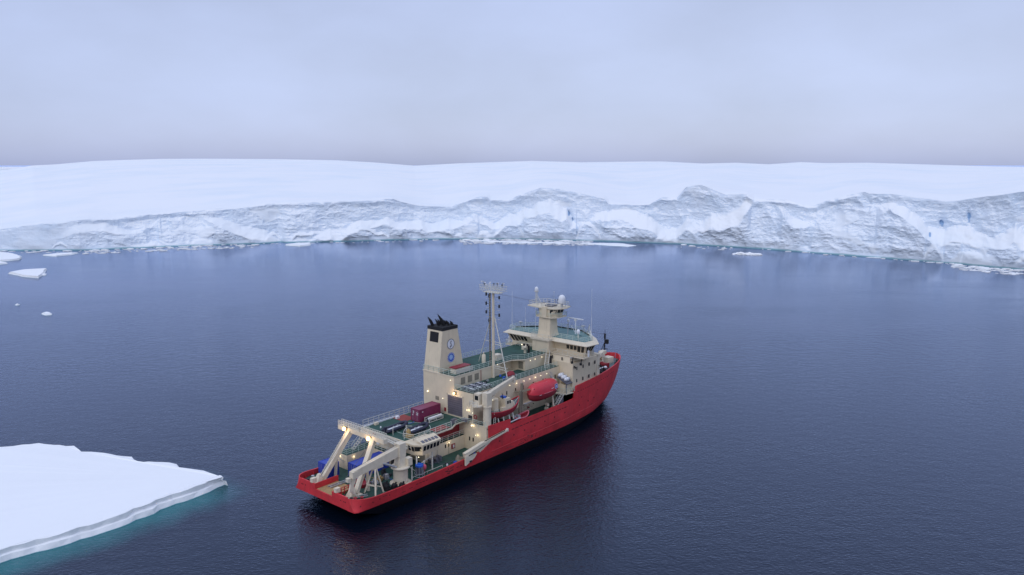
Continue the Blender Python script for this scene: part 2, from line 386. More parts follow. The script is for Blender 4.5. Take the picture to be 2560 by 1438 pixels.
cav = np.clip(cav*(1+0.9*fbm(U/1.6, Zc/2.2, 111, 3)), 0, 1)
inset2 = inset-seaw+2.5*cav
leftcalm = np.clip((pxs-120)/260, 0, 1)[None, :]               # smooth fluted wall at the far left
inset2 = leftcalm*inset2+(1-leftcalm)*(depth_in[None, :]*0.4*prof-0.30*seaw)
apm = apm*(0.35+0.65*leftcalm)
D = fdist[None, :]+inset2
D[-1, :] = crd
Z = Zc+fade*(1.1*fbm(U/10, Zc/6, 99, 3))*(1-apm*0.6)
Z[-1, :] = crz; Z[0, :] = -2.0
X = D*fdir[:, 0][None, :]; Y = D*fdir[:, 1][None, :]
# plateau rows
NP = 70
sky_d = 2300+260*fbm(arc/400, arc*0+2, 15, 3)
skz = H+els*sky_d
PX = []; PY = []; PZ = []; PS = []
for k in range(1, NP+1):
    s = (k/NP)**2.0
    d = crd*(1-s)+sky_d*s
    ez = 1-(1-s)**1.25
    z = crz*(1-ez)+skz*ez
    soft = np.clip(k/6, 0, 1)
    smooth_cr = np.convolve(np.pad(crz, 20, 'edge'), np.ones(41)/41, 'valid')
    bumpdecay = math.exp(-((d-crd).mean())/26.0)
    z = z-(1-bumpdecay)*(crz-smooth_cr)*(1-ez)
    z = z+soft*(1-s)*((0.9+1.6*np.clip((pxs-1400)/500, 0, 1))*fbm(d/90+arc/70, arc/90, 21, 3))+ (0.35*fbm(arc/25, d/30, 23, 3))*(1-s)*soft
    PX.append(d*fdir[:, 0]); PY.append(d*fdir[:, 1]); PZ.append(z)
for dd, dz in ((500, -25), (1500, -80)):
    PX.append((sky_d+dd)*fdir[:, 0]); PY.append((sky_d+dd)*fdir[:, 1]); PZ.append(np.maximum(skz+dz, -3))
X = np.vstack([X, PX]); Y = np.vstack([Y, PY]); Z = np.vstack([Z, PZ])
nr, nc = X.shape; apm_s = apm
V = np.stack([X.ravel(), Y.ravel(), Z.ravel()], 1)
ii = (np.arange(nr-1)[:, None]*nc+np.arange(nc-1)[None, :]).ravel()
FC = np.stack([ii, ii+1, ii+nc+1, ii+nc], 1)
me = bpy.data.meshes.new('ice_shelf')
me.vertices.add(len(V)); me.vertices.foreach_set('co', V.ravel().astype(np.float32))
me.loops.add(FC.size); me.loops.foreach_set('vertex_index', FC.ravel().astype(np.int32))
me.polygons.add(len(FC)); me.polygons.foreach_set('loop_start', (np.arange(len(FC))*4).astype(np.int32)); me.polygons.foreach_set('loop_total', np.full(len(FC), 4, np.int32))
sm = np.ones(len(FC), bool); fr = (np.arange(nr-1)[:, None] < NT-1) & (apm_s[np.minimum(np.arange(nr-1), NT-1)][:, :nc-1] < 0.35); sm = ~fr.ravel(); me.polygons.foreach_set('use_smooth', sm)
me.update(calc_edges=True); me.validate()
at = me.attributes.new('snow', 'FLOAT', 'POINT')
sv = np.ones((nr, nc)); sv[:NT, :] = apm; sv[NT:, :] = 1
at.data.foreach_set('value', sv.ravel().astype(np.float32))
at2 = me.attributes.new('crevasse', 'FLOAT', 'POINT'); cv = np.zeros((nr, nc)); cv[:NT, :] = cav
at2.data.foreach_set('value', cv.ravel().astype(np.float32))

im = bpy.data.materials.new('glacier_ice'); im.use_nodes = True
t = im.node_tree; b = t.nodes['Principled BSDF']; b.inputs['Roughness'].default_value = 0.75; b.inputs['Specular IOR Level'].default_value = 0.25
g = t.nodes.new('ShaderNodeNewGeometry'); an = t.nodes.new('ShaderNodeAttribute'); an.attribute_name = 'snow'
sp = t.nodes.new('ShaderNodeSeparateXYZ'); t.links.new(g.outputs['True Normal'], sp.inputs[0])
sp2 = t.nodes.new('ShaderNodeSeparateXYZ'); t.links.new(g.outputs['Position'], sp2.inputs[0])
up = sramp(sp.outputs['Z'], 0.55, 0.85)
s_all = mth('MAXIMUM', mth('MULTIPLY', an.outputs['Fac'], 1.0), up)
n1 = wn(0.055, 6, 1, 1, 0, 0.6); n2 = wn(0.6, 6, 1, 1, 0, 0.7)
r = t.nodes.new('ShaderNodeValToRGB'); r.color_ramp.elements[0].position = 0.32; r.color_ramp.elements[1].position = 0.68
r.color_ramp.elements[0].color = (0.66, 0.76, 0.88, 1); r.color_ramp.elements[1].color = (0.81, 0.86, 0.93, 1)
t.links.new(mth('MULTIPLY_ADD', n1, 0.7, mth('MULTIPLY', n2, 0.3)), r.inputs[0])
mx = t.nodes.new('ShaderNodeMix'); mx.data_type = 'RGBA'; t.links.new(s_all, mx.inputs[0]); t.links.new(r.outputs[0], mx.inputs[6]); 
sn = t.nodes.new('ShaderNodeValToRGB'); sn.color_ramp.elements[0].position = 0.30; sn.color_ramp.elements[1].position = 0.55
sn.color_ramp.elements[0].color = (0.84, 0.895, 0.94, 1); sn.color_ramp.elements[1].color = (0.93, 0.945, 0.96, 1)
t.links.new(wn(0.010, 6, 1.0, 1.0, 0.5, 0.62), sn.inputs[0]); t.links.new(sn.outputs[0], mx.inputs[7])
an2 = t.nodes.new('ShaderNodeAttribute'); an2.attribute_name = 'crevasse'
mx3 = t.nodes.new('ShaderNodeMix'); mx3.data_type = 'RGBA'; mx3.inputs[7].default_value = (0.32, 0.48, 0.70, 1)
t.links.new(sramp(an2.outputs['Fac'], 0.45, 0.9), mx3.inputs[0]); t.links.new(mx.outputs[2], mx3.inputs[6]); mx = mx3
mx2 = t.nodes.new('ShaderNodeMix'); mx2.data_type = 'RGBA'
wet = mth('MULTIPLY', sramp(mth('ADD', sp2.outputs['Z'], mth('MULTIPLY', n1, -1.6)), 0.5, -0.6), 0.9)
t.links.new(wet, mx2.inputs[0]); t.links.new(mx.outputs[2], mx2.inputs[6]); mx2.inputs[7].default_value = (0.20, 0.42, 0.47, 1)
t.links.new(mx2.outputs[2], b.inputs['Base Color'])
bp = t.nodes.new('ShaderNodeBump'); bp.inputs['Distance'].default_value = 1.2
t.links.new(mth('MULTIPLY_ADD', s_all, -0.28, 0.32), bp.inputs['Strength']); t.links.new(n2, bp.inputs['Height']); t.links.new(bp.outputs[0], b.inputs['Normal'])
me.materials.append(im)
sh = bpy.data.objects.new('ice_shelf', me); C.objects.link(sh)
tag(sh, kind='structure')

# ------------------------------------------------------------------ floes
snowm = mat('floe_snow', (0.93, 0.945, 0.96), 0.8, var=0.015, scale=0.05, bump=0.6, bscale=0.35, spec=0.2)
edgem = mat('floe_edge_ice', (0.90, 0.925, 0.95), 0.6, var=0.1, scale=0.4, bump=0.4, bscale=1.2, spec=0.3)
wetm = mat('wet_ice', (0.28, 0.50, 0.56), 0.4, var=0.2, scale=0.6)
def resample(poly, step, jag, seed):
    rng = random.Random(seed); o = []
    n = len(poly)
    for i in range(n):
        a = np.array(poly[i]); b2 = np.array(poly[(i+1) % n]); l = np.linalg.norm(b2-a); k = max(1, int(l/step))
        nn = np.array([-(b2-a)[1], (b2-a)[0]])/max(l, 1e-6)
        for j in range(k):
            o.append(a+(b2-a)*j/k+nn*rng.uniform(-jag, jag)*(1 if j else 0.3))
    return o
def floe(name, poly, h, label, cat='ice floe', group=None, step=1.5, jag=0.25, seed=1, undercut=0.3, rise=0.0, fine=False):
    c = np.mean(np.array(poly), axis=0)
    P = resample(poly, step, jag, seed); P2 = [p-c for p in P]; rng = random.Random(seed+5)
    hh = [h*(1+rng.uniform(-0.06, 0.06)) for _ in P2]
    wob_ = [0.0]*len(P2); ph = [rng.uniform(0, 6.28) for _ in range(6)]
    for i_ in range(len(P2)):
        wob_[i_] = sum(math.sin(i_*fq+ph_)/(1+n_*.5) for n_, (fq, ph_) in enumerate(zip((.11, .23, .41, .77, 1.3, 2.1), ph)))/3.0
    lip = [h*(0.42+0.22*w_) for w_ in wob_]
    ctr = lambda p, k: p*(1-k/np.maximum(np.linalg.norm(p), 1e-3))
    m = MB()
    rings = [[(p[0], p[1], -0.8) for p in (ctr(q, -0.3) for q in P2)],
             [(p[0], p[1], 0.10) for p in (ctr(q, -0.15) for q in P2)],
             [(p[0], p[1], lp) for p, lp in zip((ctr(q, undercut*(1-1.2*w_)+rng.uniform(-.12, .12)) for q, w_ in zip(P2, wob_)), lip)],
             [(p[0], p[1], lp+h*.08) for p, lp in zip((ctr(q, undercut+0.35*(1+w_)+rng.uniform(-.15, .15)) for q, w_ in zip(P2, wob_)), lip)],
             [(p[0], p[1], z*0.95) for p, z in zip((ctr(q, undercut+0.35) for q in P2), hh)],
             [(p[0], p[1], z) for p, z in zip((ctr(q, undercut+0.6) for q in P2), hh)],
             ]
    m.loft(rings, caps=False)
    n = len(P2)
    for k in range(len(m.f)):
        row = k//n; m.m[k] = 2 if row == 0 else (1 if row < 4 else 0)
        m.sm[k] = False
    o = len(m.v)-n; m.f.append(tuple(range(o, o+n))); m.m.append(0); m.sm.append(False)
    return m.build(name, [snowm, edgem, wetm], label=label, cat=cat, group=group, loc=(c[0], c[1], 0), recalc=True)
big = [wz(*q, 1.9)[:2] for q in [(566, 1192), (545, 1186), (520, 1176), (500, 1172), (455, 1168), (450, 1157), (400, 1152), (350, 1150), (335, 1138), (280, 1131), (250, 1127), (205, 1125), (185, 1112), (130, 1109), (95, 1105), (75, 1108), (30, 1113), (-10, 1116)]]
big += [np.array(p) for p in [(-135, 150), (-165, 120), (-150, 85), (-110, 82)]]
big += [wz(*q, 0.0)[:2] for q in [(-60, 1430), (0, 1408), (60, 1390), (150, 1366), (300, 1318), (420, 1268), (480, 1248), (500, 1240), (540, 1221), (562, 1212)]]
floe('ice_floe', big, 1.9, 'large flat snow-covered ice floe in the left foreground with a turquoise underwater foot', step=1.4, jag=0.3, seed=3, undercut=0.25)
def pxfloe(pts, h, label, name='ice_floe', group='small floes drifting off the ice shelf', **k):
    return floe(name, [wz(x, y, h*0.6)[:2] for x, y in pts], h, label, group=group, **k)
pxfloe([(-60, 632), (0, 631), (30, 634), (55, 641), (48, 648), (0, 652), (-80, 652)], 1.2, 'white floe cut by the left edge of the picture just below the ice cliff', step=4, jag=0.8, seed=11)
pxfloe([(-40, 655), (0, 654), (18, 656), (19, 658), (0, 660), (-40, 661)], 0.8, 'thin sliver of floe at the left edge below the larger white floe', step=3, jag=0.5, seed=12)
pxfloe([(20, 682), (60, 675), (118, 672), (112, 682), (96, 693), (60, 690)], 1.2, 'triangular white floe below the left end of the ice cliff', step=4, jag=0.6, seed=13)
pxfloe([(98, 686), (116, 684), (112, 688), (100, 688.5)], 0.6, 'small scrap of ice touching the triangular floe', step=2, jag=0.4, seed=14)
pxfloe([(104, 783), (116, 780), (129, 782), (128, 786), (112, 787)], 0.7, 'small oval ice lump alone in the water above the big foreground floe', step=1.2, jag=0.2, seed=15)
pxfloe([(37, 761), (44, 759), (50, 761), (43, 763)], 0.5, 'tiny ice scrap up left of the small oval ice lump', step=1.2, jag=0.2, seed=16)
pxfloe([(106, 638), (150, 633), (196, 632), (180, 636), (140, 640)], 0.8, 'narrow streak of floe just off the left end of the cliff', step=4, jag=0.8, seed=17)
pxfloe([(712, 612), (740, 608), (778, 607), (776, 612), (750, 615)], 1.0, 'small flat floe against the foot of the cliff left of the funnel', step=3, jag=0.8, seed=18)
pxfloe([(1450, 609), (1500, 607.5), (1560, 609), (1592, 614), (1570, 617), (1520, 614)], 0.35, 'long flat floe off the cliff foot at the right end of the brash ice', step=5, jag=1.0, seed=19)
pxfloe([(1150, 600), (1200, 601), (1300, 605), (1400, 606), (1430, 608), (1400, 609), (1290, 607), (1180, 602)], 0.3, 'long thin floe lying behind the tall mast at the cliff foot', step=6, jag=1.4, seed=20)
# bergy bit
bb = MB(); rng = random.Random(4)
c0 = wz(1867, 637)
for k in range(9):
    a = -1+2*k/8; bb.sphere((a*7.6, rng.uniform(-1.6, 1.6), 0.1), 1.0, 9, 6, (2.0+rng.random()*1.2, 1.6+rng.random(), 0.7+rng.random()*1.5*(1-abs(a)*0.4)))
    o = len(bb.v)-9*7
    for q in range(o, len(bb.v)):
        v = bb.v[q]; bb.v[q] = (v[0]+rng.uniform(-.25, .25), v[1]+rng.uniform(-.25, .25), v[2]+rng.uniform(-.15, .15))
bb.sm = [False]*len(bb.f)
bb.build('bergy_bit', edgem, label='low lumpy white growler floating in front of the right half of the cliff', cat='growler', loc=(c0[0], c0[1], 0), rotz=-0.35)
# brash ice: uncountable small fragments along the cliff foot
br = MB(); rng = random.Random(21)
zones = [(1150, 1480, 0.5, 13, 460), (200, 640, 0.5, 10, 210), (640, 1100, 0.3, 5, 40), (1690, 1830, 1.5, 9, 26), (2380, 2560, 2, 15, 120), (0, 200, 1, 6, 30), (1900, 2400, .5, 3, 40)]
for x0, x1, d0, d1, n in zones:
    for k in range(n):
        x = rng.uniform(x0, x1); y0 = float(np.interp(x, *np.array(foot_px, float).T))
        p = wz(x, y0+d0+(d1-d0)*rng.random()**1.3)
        s = 0.4+1.7*rng.random()**3; a = rng.uniform(0, 6.28)
        q = [(p[0]+s*rng.uniform(.7, 1.3)*math.cos(a+j*1.05)*1.5, p[1]+s*rng.uniform(.7, 1.3)*math.sin(a+j*1.05)) for j in range(6)]
        br.prism(q, -0.1, 0.15+0.25*rng.random()*s)
br.build('brash_ice', snowm, label='fine white brash ice scattered along the foot of the ice cliff', cat='brash ice', kind='stuff')
# far pack ice on the left horizon
pk = MB(); rng = random.Random(8)
for k in range(420):
    d = rng.uniform(3200, 26000); az = rng.uniform(-0.66, -0.50) if k % 3 else rng.uniform(0.50, 0.66)
    sz = rng.uniform(30, 200)*(0.5+d/9000); q = [(d*math.sin(az)+sz*1.9*math.cos(j*0.9)*rng.uniform(.6, 1.3), d*math.cos(az)+sz*math.sin(j*0.9)*rng.uniform(.6, 1.3)) for j in range(7)]
    pk.prism(q, -0.5, 1.2+0.004*k)
pk.build('pack_ice', snowm, label='distant pack ice floes on the horizon beyond the left end of the ice shelf', cat='pack ice', kind='stuff')

# ================================================================== SHIP
ship = empty('research_ship', s2w(0, 0, 0), SROT, 'red-hulled research icebreaker with cream superstructure and tall funnel, floating before the ice cliff', 'ship')
def part(mb, name, mats, parent=ship, label=None): return mb.build(name, mats, parent, label)

# ---- hull
def interp(x, tab):
    a = np.array(tab, float); return float(np.interp(x, a[:, 0], a[:, 1]))
HT = [(0, 6.6), (0.25, 7.5), (0.7, 8.2), (1.3, 8.75), (2.2, 9.15), (3.5, 9.35), (8, 9.4), (60, 9.4), (66, 9.25), (71, 8.9), (74.6, 8.5), (78.6, 7.85), (83.5, 6.7), (87, 5.6), (90, 4.3), (92.2, 2.9), (93.6, 1.6), (94.3, 0.05)]
HB = [(0, 8.4), (0.7, 8.8), (3, 9.0), (8, 9.15), (58, 9.15), (62.6, 8.9), (68, 8.5), (72.2, 7.9), (77.7, 6.3), (82.6, 4.7), (86, 3.2), (88.5, 1.8), (90.4, 0.05)]
HW = [(0, 7.5), (5, 8.4), (12, 8.9), (56, 8.9), (62, 8.3), (68, 7.2), (74, 5.6), (80, 3.6), (85, 1.6), (88.2, 0.05)]
def stemx(z): return float(np.interp(z, [-3, 0, 2.1, 5, 8, 11], [85, 88.2, 90.4, 92.6, 93.8, 94.3]))
def hb(x, z):
    # x is compressed towards each level's own stem so the plating closes on the stem line
    s = x/94.3
    def at(tab, xe): return interp(min(s*xe, xe), tab)
    a = at(HT, 94.3); b_ = at(HB, 90.4); c = at(HW, 88.2)
    if z >= 2.1:
        k = min(1, (z-2.1)/ (8.9 if x > 60 else 2.0)); k = k**0.8
        return b_+(a-b_)*k
    if z >= 0: return c+(b_-c)*(z/2.1)
    return c*(1+0.10*z)
def hx(x, z):
    s = x/94.3
    return s*stemx(z) if x > 55 else x*(stemx(z)/94.3 if False else 1)
def hxx(x, z):
    if x <= 55: return x
    k = (x-55)/(94.3-55); return 55+k*(stemx(z)-55)
def hbb(x, z):
    xe = hxx(x, z)
    a = interp(x, HT)
    b_ = interp(hxx(x, 2.1), HB); c = interp(hxx(x, 0), HW)
    if z >= 2.1:
        top = 11.0 if x > 60 else 4.2
        k = min(1, (z-2.1)/(top-2.1))**0.85; return b_+(a-b_)*k
    if z >= 0: return c+(b_-c)*(z/2.1)
    return c*(1+0.10*z)
SHEER = [(0, 4.35), (5, 4.0), (10, 3.9), (20, 4.0), (26.5, 4.2), (31.5, 4.5), (32.6, 4.9), (33.3, 5.6), (33.31, 9.0), (40, 8.75), (40.01, 7.55), (62.6, 7.85), (62.61, 9.0), (63.4, 10.6), (70, 10.75), (78, 10.95), (94.3, 11.2)]
DECKZ = [(0, 3.1), (33.3, 3.1), (33.31, 8.3), (40, 8.3), (40.01, 6.4), (62.6, 6.4), (62.61, 9.6), (94.3, 10.0)]
xs = sorted(set([0, .12, .25, .45, .7, 1, 1.3, 1.7, 2.2, 2.8, 3.5, 5, 8, 10, 14, 18, 22, 26.5, 30, 31.5, 32.6, 33.3, 33.31, 36, 40, 40.01, 44, 48, 52, 56, 60, 62.6, 62.61, 63.4, 66, 69, 72, 74.6, 76.6, 78.6, 80.5, 82, 83.5, 85, 87, 88.5, 90, 91.2, 92.2, 93, 93.6, 94.05, 94.3]))
und = lambda x: max(-2.5, 2.15-0.36*x) if x < 9 else -2.5
hull = MB()
for sgn in (-1, 1):
    rings = []
    for x in xs:
        zt = interp(x, SHEER); zb = und(x)
        lo = min(2.1, zt-0.2)
        zl = [zb, zb+(lo-zb)*0.5, lo]+[lo+(zt-lo)*k/8 for k in range(1, 9)]
        rings.append([(hxx(x, z), sgn*hbb(x, z), z) for z in zl])
    n = len(rings[0])
    vs = [p for r_ in rings for p in r_]; fs = []; mi = []
    o = len(hull.v)
    for i in range(len(rings)-1):
        for k in range(n-1):
            q = (i*n+k, (i+1)*n+k, (i+1)*n+k+1, i*n+k+1)
            hull._add([], [], 0); hull.f.append(tuple(o+a for a in q)); hull.m.append(1 if k < 2 else 0); hull.sm.append(abs(xs[i]-xs[i+1]) > 0.05)
    hull.v += [tuple(map(float, p)) for p in vs]
    # inner bulwark skin and cap rail
    inner = []
    for x in xs:
        if x > 93.7: continue
        zt = interp(x, SHEER); zd = interp(x, DECKZ)-0.05
        y = max(hbb(x, zt)-0.28, 0.02); xx = hxx(x, zt)-(0.25 if x > 90 else 0)
        inner.append([(hxx(x, zt), sgn*hbb(x, zt), zt), (xx, sgn*y, zt), (xx, sgn*y, zd)])
    o = len(hull.v); hull.v += [tuple(map(float, p)) for r_ in inner for p in r_]
    for i in range(len(inner)-1):
        for k in (0, 1):
            q = (i*3+k, (i+1)*3+k, (i+1)*3+k+1, i*3+k+1); hull.f.append(tuple(o+a for a in q)); hull.m.append(0); hull.sm.append(False)
# counter underside and bottom
zz = [(x, und(x), hbb(x, und(x))) for x in xs if x <= 8]
for (x0, z0, y0), (x1, z1, y1) in zip(zz[:-1], zz[1:]): hull._add([(x0, -y0, z0), (x0, y0, z0), (x1, y1, z1), (x1, -y1, z1)], [(0, 1, 2, 3)], 1)
# transom with the stern ramp notch
for y0, y1, zt in ((-6.6, -2.45, 4.45), (-2.45, 2.45, 3.5), (2.45, 6.6, 4.45)):
    hull.slab([(0, y0, 2.15), (0, y1, 2.15), (0, y1, zt), (0, y0, zt)], (0.25, 0, 0), 0)
for s_ in (-1, 1): hull._add([(0, s_*6.6, 2.1), (0, s_*8.4, 2.15), (0.0, s_*6.6, 4.35)], [(0, 1, 2)], 0)
# end plates where the sheer steps
hull_o = hull.build('hull', ['red', 'boot'], ship, recalc=False)
def P(name, mats, parent=ship, label=None):
    m = MB(); m._n = (name, mats, parent, label); return m
def done(m): n = m._n; return m.build(n[0], n[1], n[2], n[3])

# rubbing strake, scuppers, ports, scuffed plating on the hull
for sgn in (-1, 1):
    m = MB()
    for x0 in range(34, 78, 2):
        f = lambda x: (hxx(x, 3.6), sgn*(hbb(x, 3.6)+0.03), 3.5+0.012*(x-34))
        m.tube(f(x0), f(x0+2), 0.05, 5)
    part(m, 'rubbing_strake', 'redline', hull_o)
def hullpt(x, z, s=-1, off=0.03): return Vector((hxx(x, z), s*(hbb(x, z)+off), z))
def hullpatch(mb, x, z, w_, h_, mi=0, s=-1, off=0.03):
    a = hullpt(x, z, s, off); b_ = hullpt(x+w_, z, s, off); c = hullpt(x+w_, z+h_, s, off); d = hullpt(x, z+h_, s, off)
    mb.slab([a, b_, c, d], (0, -s*0.05, 0), mi)
rng = random.Random(5)
def slot(x, z, w_, h_):
    m = MB(); hullpatch(m, x, z, w_, h_); part(m, 'freeing_port', 'darkred', hull_o)
x = 40.3
while x < 61.8:                     # dashed freeing-port slots under the open side deck
    l = rng.uniform(0.4, 1.1); slot(x, 6.35+0.012*(x-40), l, 0.17); x += l+rng.uniform(0.2, 0.42)
x = 64
while x < 84: slot(x, 9.05+0.02*(x-64), 0.45, 0.13); x += rng.uniform(0.85, 1.35)
for x in (13.5, 14.3, 15.1, 15.9, 24.0, 25.0, 26.0): slot(x, 3.1, 0.55, 0.12)
for i, x in enumerate([36.5, 41, 44.5, 48, 51.5, 55, 59, 65.5, 69.5, 72.5]):
    m = MB(); a = hullpt(x, 5.0+0.02*(x-36), -1, -0.02); m.tube(a, a+Vector((0.0, -0.07, 0)), 0.17, 10); part(m, 'porthole', 'darkred', hull_o)
for x, z in ((3.5, 3.2), (5.0, 3.3), (7.2, 3.3), (66, 7.4), (74, 7.2), (79, 9.2), (1.2, 3.1)):
    m = MB(); a = hullpt(x, z, -1, -0.02); m.tube(a, a+Vector((0, -0.07, 0)), 0.11, 8); part(m, 'porthole', 'darkred', hull_o)
for y in (-5.8, -4.9, 5.2, 6.0, -6.2, 6.3):
    m = MB(); m.tube((0.02, y, 3.5), (-0.03, y, 3.5), 0.12, 8); part(m, 'porthole', 'darkred', hull_o)
for k in range(26):
    x = rng.uniform(20.6, 22.8) if k % 2 else rng.uniform(43, 48.6); z = rng.uniform(2.6, 3.5) if k % 2 == 0 else rng.uniform(2.5, 3.6)
    m = MB(); hullpatch(m, x, z, rng.uniform(.12, .6), rng.uniform(.05, .28), off=0.012+k*.002); part(m, 'bare_steel_patch', 'scuff', hull_o)

for k in range(34):
    x = rng.uniform(3, 78); z = rng.uniform(2.2, 3.1) if k % 3 else rng.uniform(3.2, 5.0 if x > 33 else 3.7)
    m = MB(); hullpatch(m, x, z, rng.uniform(.3, 2.2), rng.uniform(.03, .12), off=0.010+k*.0006); part(m, 'paint_scrape', 'scuff' if k % 4 == 0 else 'redscrape', hull_o)

# ---- decks (each a thin plate of its own)
def deckpoly(x0, x1, z, inset=0.3, n=14):
    pts = []
    for k in range(n+1):
        x = x0+(x1-x0)*k/n; pts.append((hxx(x, z), -(max(hbb(x, z)-inset, 0.02))))
    for k in range(n, -1, -1):
        x = x0+(x1-x0)*k/n; pts.append((hxx(x, z), max(hbb(x, z)-inset, 0.02)))
    return pts
m = MB(); m.prism(deckpoly(0.3, 33.2, 3.1, 0.25, 20), 2.9, 3.1); part(m, 'main_deck', 'green')
m = MB(); m.prism(deckpoly(33.32, 40, 8.3, 0.25, 6), 8.1, 8.3); part(m, 'boat_deck', 'dark')
m = MB(); m.prism(deckpoly(40.0, 62.6, 6.4, 0.25, 10), 6.2, 6.4); part(m, 'side_deck', 'green')
m = MB(); m.prism(deckpoly(73.5, 93.6, 9.9, 0.3, 16), 9.7, 9.9); part(m, 'foredeck', 'deckgrey')
m = MB(); m.box(0.26, 5.0, -2.4, 2.4, 3.1, 3.45); part(m, 'stern_ramp', 'wood')
# red side walls of the ramp and A-frame foundations
for s_ in (-1, 1):
    m = MB(); y = s_*2.55
    if s_ > 0: m.box(0.26, 5.2, y-0.08, y+0.08, 3.1, 4.45)
    else:
        m.box(0.26, 2.0, y-0.08, y+0.08, 3.1, 4.45)
        for x in (2.6, 3.5, 4.4, 5.3): m.box(x, x+0.12, y-0.06, y+0.06, 3.1, 4.5)
        for z in (3.6, 4.05, 4.45): m.box(2.0, 5.4, y-0.05, y+0.05, z-0.05, z+0.05)
    part(m, 'ramp_wall', 'red')

# ---- deckhouses
def windows(house, specs, mats='glass', name='window'):
    for s in specs: part(MB().box(*s), name, mats, house)
YS, YP = -9.3, 9.3
# 1: low aft house
m = MB(); m.box(9.9, 15.8, 5.9, 9.0, 3.1, 5.9); m.box(15.8, 21.7, 0.9, 9.0, 3.1, 5.9); m.box(21.7, 33.2, -3.0, 9.0, 3.1, 5.9)
m.box(15.8, 21.7, -3.0, 0.9, 5.7, 5.9)
low = part(m, 'deckhouse', 'cream')
m = MB(); m.box(9.95, 17.0, 5.95, 8.95, 5.9, 5.93); m.box(15.85, 33, -2.95, 5.95, 5.9, 5.93); part(m, 'roof_deck', 'green', low)
m = MB(); m.box(17.2, 33.0, -1.4, 9.0, 5.93, 8.75); up1 = part(m, 'deckhouse', 'cream')
m = MB(); m.box(20.0, 32.9, -1.55, -1.4, 6.0, 8.5); part(m, 'shade_sheet', 'maroon', up1)  # shade below the cargo deck overhang, put in as a dark red sheet
windows(low, [(27.2, 27.5, -3.06, -3.0, 4.6, 5.3), (28.1, 28.4, -3.06, -3.0, 4.6, 5.3)])
m = MB(); m.box(29.0, 30.0, -3.12, -3.0, 3.9, 4.9); hb1 = part(m, 'fire_box', 'maroon', low)
m = MB(); m.box(29.35, 29.75, -3.16, -3.12, 4.1, 4.7); part(m, 'label_plate', 'white', hb1)
for x in (22.5, 25.0, 28.2):
    m = MB(); m.box(x, x+0.06, -3.05, -3.0, 3.15, 5.0+(x % 2)*0.3); part(m, 'pipe', 'louvre', low)
m = MB()
m.box(22.9, 24.4, -3.05, -3.0, 3.2, 5.4); part(m, 'door', 'cream2', low)
windows(up1, [(17.14, 17.2, 6.1, 6.4, 7.0, 7.9)], 'dark')
windows(up1, [(17.14, 17.2, 2.2, 2.9, 6.2, 8.0)], 'cream2', 'door')
for y0, y1, z0, z1, mm in ((7.0, 8.0, 6.2, 8.2, 'white'), (7.2, 7.6, 6.6, 7.0, 'maroon'), (5.0, 5.8, 6.2, 8.1, 'white'), (5.2, 5.6, 6.9, 7.7, 'maroon'), (6.2, 6.7, 6.2, 8.4, 'maroon')):
    part(MB().box(17.05 if mm == 'white' else 16.98, 17.2, y0, y1, z0, z1), 'fire_locker', mm, up1)
# equipment in the open bay below the control room
m = MB(); m.box(16.4, 21.2, 0.2, 0.8, 3.1, 5.3); part(m, 'winch_housing', 'dark', low)
m = MB()
for x, y in ((16.4, -6.4), (20.4, -6.4)): m.tube((x, y, 3.1), (x, y, 6.9), 0.14, 8)
m.tube((16.4, -6.4, 5.0), (20.4, -6.4, 5.9), 0.07); m.tube((16.4, -6.4, 3.9), (16.4, -3.1, 4.6), 0.05); m.tube((14.6, -7.0, 3.5), (22.5, -7.0, 3.5), 0.05)
for x in (14.6, 18.5, 22.5): m.tube((x, -7.0, 3.1), (x, -7.0, 3.5), 0.05)
part(m, 'support_post', 'railw', low)
# 2: cargo deck slab
m = MB(); m.prism([(16.5, -4.4), (28.0, -4.4), (30.0, -3.3), (33.2, -3.3), (33.2, 9.3), (16.5, 9.3)], 8.72, 9.0)
cargo = part(m, 'cargo_deck', 'cream2')
m = MB(); m.prism([(16.7, -4.25), (27.9, -4.25), (29.9, -3.2), (33.2, -3.2), (33.2, 9.15), (16.7, 9.15)], 9.0, 9.02); part(m, 'deck_coating', 'green', cargo)
m = MB(); m.box(24.2, 27.3, 5.5, 9.1, 9.022, 9.035); m.box(24.0, 27.8, -3.9, -1.8, 9.022, 9.035); part(m, 'painted_patch', 'deckred', cargo)
m = MB(); m.box(16.6, 25.8, 9.0, 9.25, 9.02, 9.3); part(m, 'coaming', 'white', cargo)
m = MB()
cc = Vector((22.6, 1.2, 9.04))
for k in range(40):
    a0, a1 = 2*math.pi*k/40, 2*math.pi*(k+1)/40
    m._add([(cc.x+r_*math.cos(a), cc.y+r_*math.sin(a), cc.z) for r_, a in ((3.4, a0), (3.4, a1), (3.55, a1), (3.55, a0))], [(0, 1, 2, 3)])
part(m, 'painted_circle', 'rail', cargo)

# railings
def railing(pts, h=1.1, mats='rail', parent=ship, nr=3, post=1.5, r=0.045, label=None):
    m = MB()
    for a, b_ in zip(pts[:-1], pts[1:]):
        a = Vector(a); b_ = Vector(b_)
        for k in range(nr):
            z = Vector((0, 0, h*(k+1)/nr)); m.tube(a+z, b_+z, r if k == nr-1 else r*0.75, 5, caps=False)
        n = max(1, round((b_-a).length/post))
        for k in range(n+1):
            p = a+(b_-a)*k/n; m.tube(p, p+Vector((0, 0, h)), r, 5, caps=False)
    return part(m, 'railing', mats, parent, label)
railing([(16.6, 9.2, 9.0), (24.8, 9.2, 9.0), (32.8, 9.2, 9.0)], 1.5, 'railw', cargo, 3, 1.35)
railing([(17.6, -4.3, 9.0), (27.8, -4.3, 9.0)], 1.25, 'railw', cargo, 3, 1.5, 0.055)
railing([(17.2, -2.2, 9.0), (17.6, -4.3, 9.0)], 1.25, 'railw', cargo, 3, 1.5, 0.055)
